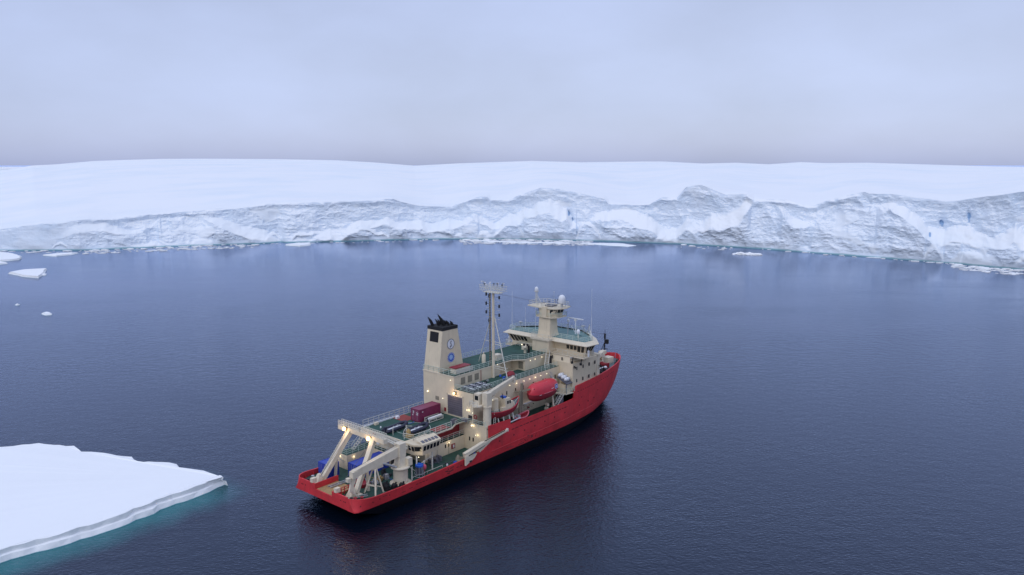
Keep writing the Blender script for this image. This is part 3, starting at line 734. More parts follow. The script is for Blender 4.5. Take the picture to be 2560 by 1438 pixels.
railing([(29.6, -3.6, 8.7), (31.8, -3.4, 8.7), (32.3, -4.6, 8.7), (32.6, -6.2, 8.7), (32.4, -7.4, 8.7), (32.6, -9.1, 8.7)], 1.1, 'rail')
railing([(9.95, 8.9, 5.93), (9.95, 6.0, 5.93), (15.6, 6.0, 5.93)], 1.15, 'rail', low)
railing([(15.9, 5.7, 5.93), (15.9, -2.9, 5.93)], 1.05, 'railw', low)
railing([(9.95, 8.95, 5.93), (17.0, 8.95, 5.93)], 1.15, 'rail', low)
railing([(21.8, -2.95, 5.93), (33.0, -2.95, 5.93)], 1.1, 'railw', low)
# stairs from the low roof up to the cargo deck
def stair(a, b_, w_=0.75, steps=9, name='stairway', parent=ship, mm='railw'):
    a = Vector(a); b_ = Vector(b_); d = b_-a; side = Vector((-d.y, d.x, 0)).normalized()*(w_/2); m = MB()
    for s_ in (-1, 1):
        m.bar(a+side*s_, b_+side*s_, 0.07, 0.2)
        m.tube(a+side*s_+Vector((0, 0, .9)), b_+side*s_+Vector((0, 0, .9)), 0.035, 5)
        for k in (0, .5, 1): m.tube(a+side*s_+d*k, a+side*s_+d*k+Vector((0, 0, .9)), 0.035, 5)
    for k in range(steps):
        p = a+d*((k+.5)/steps); m.bar(p-side, p+side, 0.22, 0.04)
    return part(m, name, mm, parent)
stair((12.6, 7.6, 5.93), (16.5, 7.6, 9.0), parent=low)
stair((11.5, 6.6, 3.1), (9.0, 7.2, 5.4), 0.6, parent=low)
# folded gangway along the after edge of the cargo deck
m = MB()
for z in (8.75, 9.15): m.bar((16.1, 2.9, z), (15.9, -4.6, z-0.5), 0.12, 0.12)
for z in (8.75, 9.15): m.bar((15.3, 2.9, z), (15.1, -4.6, z-0.5), 0.12, 0.12)
for k in range(11):
    y = 2.9-k*0.75; m.bar((16.1, y, 8.75-k*.05), (15.3, y, 8.75-k*.05), 0.08, 0.06); m.bar((16.1, y, 9.15-k*.05), (16.1, y-.7, 8.75-k*.05), 0.05, 0.05)
m.bar((15.7, 2.9, 8.6), (15.5, -4.6, 8.1), 0.7, 0.05)
part(m, 'gangway', 'railw')

# ---- aft control room
m = MB()
bot = [(16.5, -3.2), (16.5, -5.7), (17.5, -6.9), (21.5, -6.9), (21.5, -3.2)]
topp = [(16.0, -3.2), (16.0, -5.9), (17.1, -7.35), (21.9, -7.35), (21.9, -3.2)]
m.prism(bot, 6.9, 7.7, top=[(16.3, -3.2), (16.3, -5.8), (17.35, -7.1), (21.65, -7.1), (21.65, -3.2)])
m.prism([(16.3, -3.2), (16.3, -5.8), (17.35, -7.1), (21.65, -7.1), (21.65, -3.2)], 7.7, 8.95, top=topp)
m.prism(topp, 8.95, 9.12)
m.slab([(17.1, -7.35, 9.12), (21.9, -7.35, 9.12), (21.9, -5.7, 9.75), (17.1, -5.7, 9.75)], (0, 0.25, 0.1))
ctl = part(m, 'control_room', 'cream')
def winquad(parent, a, b_, c, d, off, name='window', mm='glass'):
    v = Vector(off); pts = [Vector(p)+v for p in (a, b_, c, d)]
    m = MB(); m.slab(pts, -v*1.6); return part(m, name, mm, parent)
for k in range(5):
    x0 = 17.45+k*0.86; winquad(ctl, (x0, -7.13, 7.8), (x0+.62, -7.13, 7.8), (x0+.62, -7.31, 8.75), (x0, -7.31, 8.75), (0, -.03, 0))
    m = MB(); m.slab([(x0+.05, -7.0, 9.30), (x0+.65, -7.0, 9.30), (x0+.65, -6.35, 9.55), (x0+.05, -6.35, 9.55)], (0, -.02, .05)); part(m, 'skylight', 'greyp', ctl)
winquad(ctl, (16.42, -5.95, 7.8), (17.2, -6.9, 7.8), (17.0, -7.12, 8.75), (16.15, -6.1, 8.75), (-.03, -.03, 0))
for y in (-4.5, -5.4): winquad(ctl, (16.27, y, 7.8), (16.27, y-.6, 7.8), (16.05, y-.6, 8.75), (16.05, y, 8.75), (-.03, 0, 0))

# ---- hangar house, its stepped roof and the funnel block
m = MB(); m.box(33.2, 62.4, -5.2, 9.2, 8.3, 14.8); m.box(40, 62.4, -4.2, 9.0, 6.4, 8.9)
m.box(32.9, 33.2, -9.0, 9.0, 3.1, 8.7)
mainh = part(m, 'hangar_house', 'cream')
m = MB(); m.box(40, 62.4, -6.3, -4.2, 9.0, 9.25); part(m, 'walkway', 'cream2', mainh)
m = MB(); m.box(33.3, 62.3, -5.1, 0.2, 14.8, 14.83); part(m, 'roof_deck', 'green', mainh)
windows(mainh, [(33.14, 33.2, -2.3, 1.95, 9.35, 13.4)], 'door', 'roller_door')
m = MB()
m.box(33.08, 33.2, -2.5, -2.3, 9.1, 13.6); m.box(33.08, 33.2, 1.95, 2.15, 9.1, 13.6); m.box(33.08, 33.2, -2.5, 2.15, 13.4, 13.6); part(m, 'door_frame', 'cream2', mainh)
m = MB()
for k in range(1, 9): m.box(33.11, 33.14, -2.3, 1.95, 9.35+k*.45-.02, 9.35+k*.45+.02)
part(m, 'door_rib', 'dark', mainh)
windows(mainh, [(33.14, 33.2, 4.6, 5.6, 11.6, 12.4)], 'louvre', 'vent')
windows(mainh, [(32.84, 32.9, -4.6, -4.3, 5.0, 5.8), (32.84, 32.9, -5.6, -5.3, 5.0, 5.8)])
m = MB()
for a in range(10): pass
m.box(33.1, 33.2, 2.5, 3.0, 9.6, 10.4); part(m, 'fire_box', 'maroon', mainh)
m = MB(); m.box(33.1, 33.2, -4.9, -3.9, 9.3, 10.2); part(m, 'vent_box', 'dark', mainh)
# upper walls with portholes
for x in (43.5, 46.4, 49.0, 52.5, 56.0, 60.5): windows(mainh, [(x, x+.28, -5.26, -5.2, 12.3, 13.1)])
for x in (50.5, 53.8, 58.2): windows(mainh, [(x, x+.28, -4.26, -4.2, 7.6, 8.3)])
m = MB(); m.box(51.8, 52.6, -4.28, -4.2, 7.0, 8.0); part(m, 'fire_box', 'maroon', mainh)
# port-side upper block
m = MB(); m.box(33.2, 47.5, 0.1, 9.2, 14.8, 17.3); m.box(47.5, 53.8, 2.0, 9.2, 14.8, 17.3); m.box(53.8, 62.6, -1.9, 9.2, 14.8, 17.3)
upper = part(m, 'upper_house', 'cream')
m = MB(); m.prism([(33.1, 0.0), (51.5, 0.0), (53.6, -2.0), (64.8, -2.0), (64.8, 9.3), (33.1, 9.3)], 17.3, 17.5); ud = part(m, 'upper_deck', 'cream2')
m = MB(); m.prism([(33.3, 0.15), (51.6, 0.15), (53.7, -1.85), (64.6, -1.85), (64.6, 9.15), (33.3, 9.15)], 17.5, 17.53); part(m, 'deck_coating', 'green', ud)
for x in (35.2, 37.3, 39.4): windows(upper, [(x, x+1.25, 0.03, 0.1, 15.4, 16.8)], 'louvre', 'vent')
windows(upper, [(53.72, 53.8, -1.4, -0.1, 15.2, 16.8)], 'louvre', 'vent')
m = MB(); m.box(41.3, 41.38, 0.0, 0.1, 14.9, 17.2); part(m, 'pipe', 'deckred', upper)
railing([(33.2, 9.2, 17.5), (33.2, 0.1, 17.5), (51.5, 0.1, 17.5), (53.6, -1.9, 17.5), (63.5, -1.9, 17.5)], 1.1, 'rail', ud)
railing([(41, 9.2, 17.5), (62, 9.2, 17.5)], 1.1, 'rail', ud)
railing([(33.3, 0.0, 14.8), (33.3, -5.1, 14.8), (45.5, -5.1, 14.8), (61.5, -5.1, 14.8)], 1.15, 'rail', mainh, 4)
railing([(40, -6.2, 9.25), (44, -6.2, 9.25)], 1.0, 'rail', mainh)
railing([(45.5, -0.6, 14.8), (45.5, -0.6, 14.8+0.01)], 1.0, 'rail', mainh)
# red roofed locker by the funnel
m = MB(); m.box(34.6, 38.8, 0.9, 2.5, 17.5, 18.7); lk = part(m, 'deck_locker', 'cream2')
m = MB(); m.prism([(34.4, 0.8), (39.0, 0.8), (39.0, 2.7), (34.4, 2.7)], 18.7, 18.85); part(m, 'lid', 'maroon', lk)
m = MB()
for k in range(7): m.box(33.9, 38.9, 0.02, 0.06, 17.85+k*.14, 17.93+k*.14)
part(m, 'wind_screen', 'railw')
# stairs
stair((58.6, -4.2, 14.83), (61.4, -2.6, 17.5), 0.8)
stair((60.0, -6.3, 9.3), (58.0, -6.0, 13.6), 0.5, mm='steel')
stair((56.0, -8.2, 6.4), (59.4, -8.3, 9.4), 0.8)

# ---- funnel
fb = [(33.2, 4.4), (40.5, 4.4), (40.5, 9.0), (33.2, 9.0)]; ftp = [(34.4, 4.5), (38.9, 4.5), (38.9, 8.9), (34.4, 8.9)]
m = MB(); m.prism(fb, 17.5, 26.2, top=ftp); fun = part(m, 'funnel', 'cream')
m = MB(); m.prism([(34.35, 4.45), (38.95, 4.45), (38.95, 8.95), (34.35, 8.95)], 26.2, 26.9); fc = part(m, 'funnel_cap', 'black')
def fxa(z): return 33.2+(z-17.5)*1.2/8.7
m = MB(); m.slab([(fxa(23.7)-.05, 8.0, 23.7), (fxa(23.7)-.05, 5.5, 23.7), (fxa(25.8)-.05, 5.5, 25.8), (fxa(25.8)-.05, 8.0, 25.8)], (0.08, 0, 0)); part(m, 'louvre', 'black', fun)
for x, y, l, r_ in ((35.0, 7.9, 2.1, .34), (35.9, 7.0, 1.5, .3), (36.6, 6.2, 2.7, .38), (37.0, 7.6, 1.2, .25), (37.5, 5.6, 1.2, .28), (37.9, 6.8, 1.0, .25), (38.3, 5.4, .9, .3)):
    m = MB(); m.tube((x, y, 26.8), (x-0.25*l, y+.1, 26.9+l*.45), r_, 8); m.tube((x-0.25*l, y+.1, 26.9+l*.45), (x-0.62*l, y+.25, 26.9+l), r_, 8, r2=0.03); part(m, 'exhaust_pipe', 'black', fc)
# emblems on the starboard face: face plane interpolated
def fy(z): return 4.4+(z-17.5)*0.1/8.7-0.02
def disc(mb, cx, cz, r0, r1, mi=0, n=36, off=0.0, a0=0, a1=2*math.pi):
    for k in range(n):
        t0 = a0+(a1-a0)*k/n; t1 = a0+(a1-a0)*(k+1)/n
        pts = [(cx+r_*math.cos(t_), fy(cz)-off, cz+r_*math.sin(t_)) for r_, t_ in ((r0, t0), (r1, t0), (r1, t1), (r0, t1))]
        mb._add(pts, [(0, 1, 2, 3)], mi)
cx, cz = 36.75, 23.1
m = MB(); disc(m, cx, cz, 0.0, 1.0, 0, off=.02); disc(m, cx, cz, 0.98, 1.12, 1, off=.03)
disc(m, cx+.05, cz+.28, .2, .3, 1, 14, .035, R(20), R(250)); disc(m, cx+.0, cz-.22, .2, .3, 1, 14, .035, R(-160), R(90))
disc(m, cx-.2, cz-.62, 0, .16, 1, 6, .035); disc(m, cx+.28, cz-.5, 0, .1, 1, 5, .035); disc(m, cx+.1, cz+.72, 0, .1, 1, 5, .035)
m.box(cx-.04, cx+.04, fy(cz)-.05, fy(cz)-.03, cz-.6, cz+.6, 1)
part(m, 'emblem', ['white', 'greyp'], fun, 'round white emblem with a grey ring and grey curled mark')
cx, cz = 36.75, 20.2
m = MB(); disc(m, cx, cz, 0, .82, 0, off=.03)
for k in range(18):
    a = 2*math.pi*k/18
    p = [(cx+r_*math.cos(a+d), fy(cz)-.026, cz+r_*math.sin(a+d)) for r_, d in ((.8, -.1), (1.08, -.1), (1.08, .1), (.8, .1))]; m._add(p, [(0, 1, 2, 3)], 1)
disc(m, cx, cz, .8, 1.0, 2, off=.022)
disc(m, cx-.02, cz+.05, 0, .55, 3, off=.036); disc(m, cx+.0, cz, .52, .82, 4, 18, .038, R(190), R(350)); disc(m, cx+.15, cz+.55, 0, .26, 4, 8, .04)
part(m, 'emblem', ['bluemid', 'bluep', 'white', 'bluelight', 'bluep'], fun, 'round blue and white emblem with a rayed rim')

# ---- main mast
m = MB(); m.tube((45.2, -.1, 14.83), (45.2, -.1, 33.6), .34, 14, r2=.27)
mast = part(m, 'mast', 'cream2')
m = MB(); m.box(45.1, 45.3, .78, .92, 17.5, 33.6); part(m, 'mast_rail', 'cream2', mast)
m = MB()
for s_ in (.36, .74): m.bar((44.85, s_, 17.5), (44.85, s_, 33.6), .05, .05)
k = 17.6
while k < 33.5: m.box(44.81, 44.89, .36, .74, k, k+.15); k += .36
part(m, 'ladder', 'dark', mast)
m = MB()
m.tube((45.2, -.5, 28.2), (44.3, -4.95, 15.2), .11, 8); m.tube((45.2, .5, 28.0), (45.6, 4.6, 17.5), .08, 8)
for z, y0, y1 in ((22.7, -2.5, -.4), (22.2, -2.6, -.4), (22.7, .4, 2.6), (17.4, -4.2, -.4), (16.9, -4.3, -.4)): m.tube((45.2, y0, z), (45.2, y1, z+.1), .06, 6)
part(m, 'brace', 'railw', mast)
m = MB()
m.box(44.5, 46.0, -2.2, 2.2, 33.5, 33.62)
for x in (44.5, 46.0):
    for z in (33.9, 34.4, 34.9): m.tube((x, -3.3, z+.1), (x, 3.3, z+.1), .045, 5)
for y in np.linspace(-3.3, 3.3, 9):
    m.tube((44.5, y*.7, 33.6), (44.5, y, 35.1), .04, 5); m.tube((46.0, y*.7, 33.6), (46.0, y, 35.1), .04, 5); m.tube((44.5, y, 34.4), (46, y, 34.4), .03, 4)
part(m, 'mast_platform', 'railw', mast)
rng = random.Random(3)
for k in range(14):
    m = MB(); y = -3.3+k*.5; x = rng.choice((44.4, 45.2, 46.1)); z = 34.9; h_ = rng.uniform(.25, .9)
    m.tube((x, y, z), (x, y, z+h_), .035, 5); m.box(x-.12, x+.12, y-.12, y+.12, z+h_-.1, z+h_+.12); part(m, 'mast_instrument', rng.choice(('dark', 'steel', 'white')), mast)
for z, y, kind in ((33.0, 1.9, 1), (32.7, 1.1, 1), (31.0, 1.9, 1), (29.1, 1.9, 1), (27.3, 1.1, 1), (32.0, 1.6, 0), (30.0, 1.6, 0), (28.1, 1.6, 0), (32.6, -1.8, 1), (30.7, -1.8, 1), (28.8, -1.8, 1), (31.6, -1.5, 0), (29.8, -1.6, 0), (27.8, -1.7, 0)):
    m = MB(); m.tube((45.2, math.copysign(.4, y), z), (45.2, y, z), .03, 5)
    if kind: m.box(45.05, 45.35, y-.12, y+.12, z-.35, z+.35)
    else: m.box(45.1, 45.3, y-.35, y+.25, z-.05, z+.05)
    part(m, 'mast_sensor', 'dark' if kind else 'steel', mast)
# deck fittings near the mast
m = MB(); m.lathe((45.6, 3.1, 17.53), [(.45, 0), (.45, 1.7), (.3, 1.85)], 12); m.tube((45.6, 3.1, 19.3), (45.6, 3.1, 19.9), .12, 6); part(m, 'ventilator', 'cream2')
m = MB(); m.box(48.2, 50.0, 1.6, 3.0, 17.7, 18.9); m.box(48.3, 49.9, 1.7, 2.9, 17.53, 17.7); part(m, 'equipment_cabinet', 'cream2')
m = MB(); m.lathe((58.4, 1.8, 17.53), [(.32, 0), (.30, 1.1), (.42, 1.15), (.42, 1.5), (.2, 1.6)], 12); pd = part(m, 'compass_pedestal', 'cream2')
m = MB(); m.sphere((58.4, 2.1, 19.4), .3, 8, 6); m.sphere((58.5, 1.2, 19.5), .3, 8, 6); m.box(58.7, 59.0, .9, 1.3, 17.6, 19.3); part(m, 'compass_head', 'black', pd)  # dark double head of the pedestal compass, with a dark post beside it
m = MB(); m.box(60.5, 62.3, 3.5, 4.6, 17.53, 18.4); part(m, 'deck_locker', 'cream2')

# ---- forward house under the bridge
m = MB(); m.prism([(62.4, -8.9), (66, -8.8), (72.2, -8.25), (73.9, -7.8), (73.9, 7.8), (72.2, 8.25), (66, 8.8), (62.4, 8.9)], 9.6, 15.9, top=[(62.4, -8.9), (66, -8.9), (72.0, -8.7), (73.0, -8.3), (73.0, 8.3), (72.0, 8.7), (66, 8.9), (62.4, 8.9)])
m.prism([(62.5, -8.0), (71.5, -8.0), (71.5, 8.0), (62.5, 8.0)], 15.9, 17.3, top=[(63.0, -7.6), (71.2, -7.2), (71.2, 7.2), (63.0, 7.6)])
fore = part(m, 'forward_house', 'cream')
for x in (63.8, 66.3, 68.8, 71.2):
    for z in (14.2, 11.3): windows(fore, [(x, x+.3, -8.98 if x < 72 else -8.9, -8.8, z, z+.75)], 'dark')
for y, z in ((-4.0, 13.0), (-3.2, 16.4), (-6.0, 16.3)): windows(fore, [(62.32, 62.42, y, y+.3, z, z+.7)], 'dark')
m = MB(); m.box(62.3, 62.42, -2.9, -2.3, 15.0, 16.8); part(m, 'door', 'dark', fore)
m = MB()
m.box(73.2, 74.4, -8.2, -8.0, 9.9, 15.8); m.box(73.9, 74.5, -8.4, -7.4, 12.5, 12.7); m.box(73.2, 74.6, -8.4, -5.5, 15.8, 16.0); part(m, 'ladder_post', 'cream2', fore)
m = MB(); m.tube((62.9, -9.0, 15.2), (62.6, -9.5, 15.0), .2, 8); part(m, 'floodlight', 'black', fore)
m = MB(); m.tube((74.0, -8.4, 13.2), (74.2, -9.0, 12.8), .25, 8); part(m, 'floodlight', 'black', fore)

# ---- bridge
def sym(pts): return [(x, -y) for x, y in pts]+[(x, y) for x, y in reversed(pts)]
walk = sym([(62.8, 11.6), (66.6, 11.9), (70.5, 8.6), (74.2, 4.2)])
m = MB(); m.prism(walk, 17.3, 17.5); bw = part(m, 'bridge_walkway', 'cream2')
floor_ = sym([(64.6, 10.6), (66.4, 10.8), (69.7, 7.7), (72.8, 3.6)])
mid_ = sym([(64.4, 11.0), (66.5, 11.2), (69.9, 8.0), (73.2, 3.8)])
top_ = sym([(63.6, 11.8), (66.9, 12.1), (70.6, 8.7), (74.1, 4.3)])
m = MB(); m.prism(floor_, 17.5, 18.5, top=mid_); m.prism(mid_, 18.5, 20.2, top=top_)
m.box(61.8, 64.6, -2.4, 2.4, 17.5, 20.2)
bridge = part(m, 'bridge', 'cream')
eave = sym([(62.8, 12.3), (67.1, 12.75), (71.2, 9.3), (75.0, 4.7)])
roof = sym([(63.7, 11.2), (66.6, 11.5), (70.2, 8.2), (73.4, 4.0)])
m = MB(); m.prism(eave, 20.2, 20.32); m.prism(eave, 20.32, 20.95, top=roof); m.box(61.4, 64.2, -2.7, 2.7, 20.3, 20.7)
br_ = part(m, 'bridge_roof', 'cream2')
m = MB(); m.prism(sym([(63.8, 11.0), (66.5, 11.3), (70.0, 8.0), (73.2, 3.8)]), 20.95, 20.98); part(m, 'deck_coating', 'teal', br_)
m = MB()
rp = [(66.6, 11.3), (70.2, 8.0), (73.3, 3.9), (73.3, -3.9), (70.2, -8.0)]
for a, b_ in zip(rp[:-1], rp[1:]): m.bar((a[0], a[1], 21.1), (b_[0], b_[1], 21.1), .12, .3)
part(m, 'wind_deflector', 'black', br_)
railing([(x, y, 20.97) for x, y in [(63.8, 2.2), (63.8, 11.0), (66.5, 11.3), (70.0, 8.0), (73.1, 3.8), (73.1, -3.8), (70.0, -8.0), (66.5, -11.3), (63.8, -11.0), (63.8, -2.9)]], 1.05, 'rail', br_)
railing([(x, y, 20.72) for x, y in [(63.8, 2.2), (61.5, 2.5), (61.5, -2.6), (63.8, -2.9)]], 1.0, 'railw', br_)
railing([(x, y, 17.5) for x, y in [(62.9, -2.6), (62.9, -11.5), (66.5, -11.8), (70.4, -8.5), (74.0, -4.1), (74.0, 4.1), (70.4, 8.5), (66.5, 11.8), (62.9, 11.5), (62.9, 2.6)]], 1.05, 'railw', bw)
# windows: aft faces of the wings, ends and front
def lerp(a, b_, k): return tuple(p+(q-p)*k for p, q in zip(a, b_))
def wall_windows(parent, b0, b1, t0, t1, zb, zt, spans, vlo=.1, vhi=.85, off=.05):
    # b0,b1 bottom ends; t0,t1 top ends
    for s0, s1, lo, hi in spans:
        q = []
        for s_, v in ((s0, lo), (s1, lo), (s1, hi), (s0, hi)):
            b_ = lerp(b0, b1, s_); t_ = lerp(t0, t1, s_); p = lerp(b_, t_, v); q.append(Vector((p[0], p[1], zb+(zt-zb)*v)))
        nrm = (q[1]-q[0]).cross(q[3]-q[0]).normalized(); cen = sum(q, Vector())/4
        if nrm.dot(cen-Vector((68, 0, cen.z))) < 0: nrm = -nrm
        m = MB(); m.slab([p+nrm*off for p in q], -nrm*off*1.8); part(m, 'window', 'glass', parent)
wspan = [(.52, .585, .12, .72), (.61, .675, .12, .72), (.70, .765, .12, .72), (.79, .86, -.12, .78), (.885, .95, -.12, .78)]
for s_ in (-1, 1):
    wall_windows(bridge, (64.4, 0), (64.4, s_*11.0), (63.6, 0), (63.6, s_*11.8), 18.5, 20.2, wspan)
    wall_windows(bridge, (64.4, s_*11.0), (66.5, s_*11.2), (63.6, s_*11.8), (66.9, s_*12.1), 18.5, 20.2, [(.06, .28, -.1, .8), (.38, .58, .1, .8), (.68, .9, .1, .8)])
    wall_windows(bridge, (66.5, s_*11.2), (69.9, s_*8.0), (66.9, s_*12.1), (70.6, s_*8.7), 18.5, 20.2, [(k/5+.03, k/5+.17, .1, .8) for k in range(5)])
    wall_windows(bridge, (69.9, s_*8.0), (73.2, s_*3.8), (70.6, s_*8.7), (74.1, s_*4.3), 18.5, 20.2, [(k/5+.03, k/5+.17, .1, .8) for k in range(5)])
wall_windows(bridge, (73.2, -3.8), (73.2, 3.8), (74.1, -4.3), (74.1, 4.3), 18.5, 20.2, [(k/8+.02, k/8+.105, .1, .8) for k in range(8)])
for y, x in ((-11.6, 64.6), (11.6, 64.3)):
    m = MB(); m.tube((x, y, 17.6), (x, y, 18.6), .25, 8); m.sphere((x, y, 18.8), .3, 8, 6); part(m, 'wing_pelorus', 'white', bw)
for y in (-8.6, -11.0):
    m = MB(); m.tube((62.9, y, 17.3), (62.6, y, 16.4), .12, 6); m.box(62.3, 62.7, y-.2, y+.2, 15.9, 16.4); part(m, 'floodlight', 'black', bw)
m = MB(); m.box(63, 64.2, -8.2, -6.9, 16.95, 17.3); part(m, 'equipment_cabinet', 'white', bw)

# ---- tower and crow's nest
m = MB(); m.prism([(62.9, -1.9), (66.6, -1.9), (66.6, 1.7), (62.9, 1.7)], 20.7, 22.2, top=[(63.1, -1.75), (66.1, -1.75), (66.1, 1.6), (63.1, 1.6)])
m.prism([(63.1, -1.75), (66.1, -1.75), (66.1, 1.6), (63.1, 1.6)], 22.2, 25.4, top=[(63.3, -1.7), (65.8, -1.7), (65.8, 1.55), (63.3, 1.55)])
tower = part(m, 'tower', 'cream')
m = MB(); m.prism([(62.9, -2.2), (64.5, -3.3), (67.5, -3.3), (68.3, 0), (67.5, 3.3), (64.5, 3.3), (62.9, 2.2)], 25.4, 25.6); tp = part(m, 'tower_platform', 'cream2', tower)
railing([(x, y, 25.6) for x, y in [(62.9, -2.2), (64.5, -3.3), (67.5, -3.3), (68.3, 0), (67.5, 3.3), (64.5, 3.3), (62.9, 2.2), (62.9, -2.2)]], 1.0, 'rail', tower)
cnb = [(63.2, -1.4), (64.6, -2.4), (66.8, -2.4), (67.4, 0), (66.8, 2.4), (64.6, 2.4), (63.2, 1.4)]
cnt = [(63.2, -1.5), (64.5, -2.9), (67.2, -2.9), (68.0, 0), (67.2, 2.9), (64.5, 2.9), (63.2, 1.5)]
m = MB(); m.prism(cnb, 25.6, 27.5, top=cnt); m.box(62.8, 63.4, -.9, .5, 25.4, 28.0); cn = part(m, 'crow_nest', 'cream', tower)
for k in range(7):
    a0, a1 = cnb[k], cnb[(k+1) % 7]; c0_, c1_ = cnt[k], cnt[(k+1) % 7]
    if k == 6: continue
    nsp = [(.08, .46, .42, .9), (.54, .92, .42, .9)]
    for s0, s1, lo, hi in nsp:
        q = []
        for s_, v in ((s0, lo), (s1, lo), (s1, hi), (s0, hi)):
            p = lerp(lerp(a0, a1, s_), lerp(c0_, c1_, s_), v); q.append(Vector((p[0], p[1], 25.6+1.9*v)))
        nrm = (q[1]-q[0]).cross(q[3]-q[0]).normalized()
        if nrm.dot(sum(q, Vector())/4-Vector((65.5, 0, 26.5))) < 0: nrm = -nrm
        m = MB(); m.slab([p+nrm*.05 for p in q], -nrm*.09); part(m, 'crow_nest_window', 'glass', tower)
m = MB(); m.prism([(63.6, -3.3), (66, -4.3), (68.6, -3.6), (69.2, 0), (68.6, 3.6), (66, 5.3), (63.6, 5.3), (62.8, 1.0), (62.9, -1.2)], 27.5, 27.75); part(m, 'crow_nest_roof', 'cream2', tower)
railing([(63.8, 4.9, 27.75), (63.5, 1.0, 27.75), (63.8, -2.9, 27.75), (66, -4.0, 27.75), (68.4, -3.3, 27.75), (68.8, 3.3, 27.75), (66, 5.0, 27.75), (63.8, 4.9, 27.75)], 1.0, 'railw', tower, 2, 1.2)
def dome(c, r, h, label=None, parent=tower):
    m = MB(); m.lathe(c, [(r*.86, 0), (r, h*.15), (r, h*.5), (r*.93, h*.7), (r*.72, h*.86), (r*.4, h*.96), (.02, h)], 16); return part(m, 'radome', 'white', parent, label)
dome((66.0, -3.0, 28.75), .82, 1.95); m = MB(); m.tube((66, -3, 27.75), (66, -3, 28.8), .28, 8); m.box(65.5, 66.5, -3.5, -2.5, 28.6, 28.75); part(m, 'radome_post', 'steel', tower)
dome((65.2, 3.9, 31.0), .42, 1.0)
m = MB()
for dx, dy in ((-.25, -.25), (.25, -.25), (.25, .25), (-.25, .25)): m.tube((65.2+dx, 3.9+dy, 27.75), (65.2+dx*.6, 3.9+dy*.6, 30.9), .045, 5)
for k in range(6):
    z = 27.9+k*.5; m.tube((64.95, 3.65, z), (65.45, 4.15, z+.45), .03, 4); m.tube((65.45, 3.65, z), (64.95, 4.15, z+.45), .03, 4)
m.box(64.8, 65.6, 3.5, 4.3, 30.85, 31.0); m.tube((65.2, 3.6, 29.9), (65.2, 2.0, 27.8), .05, 5)
part(m, 'lattice_mast', 'railw', tower)
rng = random.Random(12)
m = MB(); m.tube((66, -.7, 27.75), (66, -.7, 31.0), .035, 5); m.sphere((66, -.7, 31.1), .14, 8, 6); part(m, 'antenna', 'steel', tower)
for k in range(9):
    y = -2.0+k*.6; x = rng.uniform(64, 68); h_ = rng.uniform(.6, 1.7)
    m = MB(); m.tube((x, y, 27.75), (x, y, 27.75+h_), .03, 5); m.sphere((x, y, 27.75+h_), rng.uniform(.08, .16), 7, 5); part(m, 'antenna', rng.choice(('white', 'steel', 'dark')), tower)
m = MB()
for y in (-1.8, 0, 1.8): m.tube((64.2, y, 28.3), (68, y, 28.5), .04, 5)
m.box(64.5, 66.5, -1.2, .8, 27.75, 28.15); part(m, 'equipment_box', 'greyp', tower)
# gear on the bridge roof
def whip(x, y, z, h_, parent=br_, r_=.05):
    m = MB(); m.tube((x, y, z), (x, y, z+h_*.45), r_, 6); m.tube((x, y, z+h_*.45), (x, y, z+h_), r_*.5, 5); part(m, 'whip_antenna', 'white', parent)
whip(64.2, 10.6, 20.9, 9.5); whip(66.6, 8.4, 20.97, 5.4); whip(67.5, 6.0, 20.97, 6.6); whip(66.2, -11.2, 20.9, 12.0)
m = MB(); m.tube((69.6, -4.4, 20.97), (69.6, -4.4, 24.3), .12, 8); m.tube((69.6, -4.4, 21.2), (69.0, -3.6, 23.0), .05, 5); m.box(69.35, 69.85, -4.65, -4.15, 24.1, 24.55); m.box(69.45, 69.75, -6.6, -2.2, 24.6, 24.8)
part(m, 'radar_scanner', 'white', br_)
dome((71.0, -1.3, 23.3), .32, .75, parent=br_); m = MB(); m.tube((71.0, -1.3, 20.97), (71, -1.3, 23.3), .06, 6); part(m, 'radome_post', 'steel', br_)
dome((66.2, -7.6, 22.1), .44, 1.0, parent=br_); m = MB(); m.tube((66.2, -7.6, 20.97), (66.2, -7.6, 22.1), .16, 8); part(m, 'radome_post', 'railw', br_)
m = MB(); m.tube((67.6, -3.6, 20.97), (67.6, -3.6, 23.8), .08, 6); part(m, 'signal_mast', 'steel', br_)
m = MB(); m.tube((69.9, -6.4, 20.97), (69.9, -6.4, 23.0), .06, 6); m.box(69.6, 70.2, -6.8, -6.0, 23.0, 23.3); part(m, 'signal_mast', 'steel', br_)
m = MB(); m.sphere((66.2, 9.6, 22.6), .5, 8, 5, (1, 1, .5)); m.tube((66.2, 9.6, 20.97), (66.2, 9.6, 22.6), .1, 6); part(m, 'signal_mast', 'steel', br_)
m = MB(); m.box(67.2, 68.4, -7.0, -6.0, 20.98, 21.35); m.box(68.2, 69.4, 4.2, 5.2, 20.98, 21.5); part(m, 'roof_locker', 'teal', br_)
m = MB(); m.bar((70.2, -8.0, 22.6), (66.7, -11.2, 21.9), .08, .08); m.tube((71.4, -6.4, 20.97), (70.2, -8.0, 23.6), .08, 6); m.tube((66.2, -11.2, 20.97), (70.2, -8, 23.2), .06, 6); part(m, 'antenna_frame', 'railw', br_)

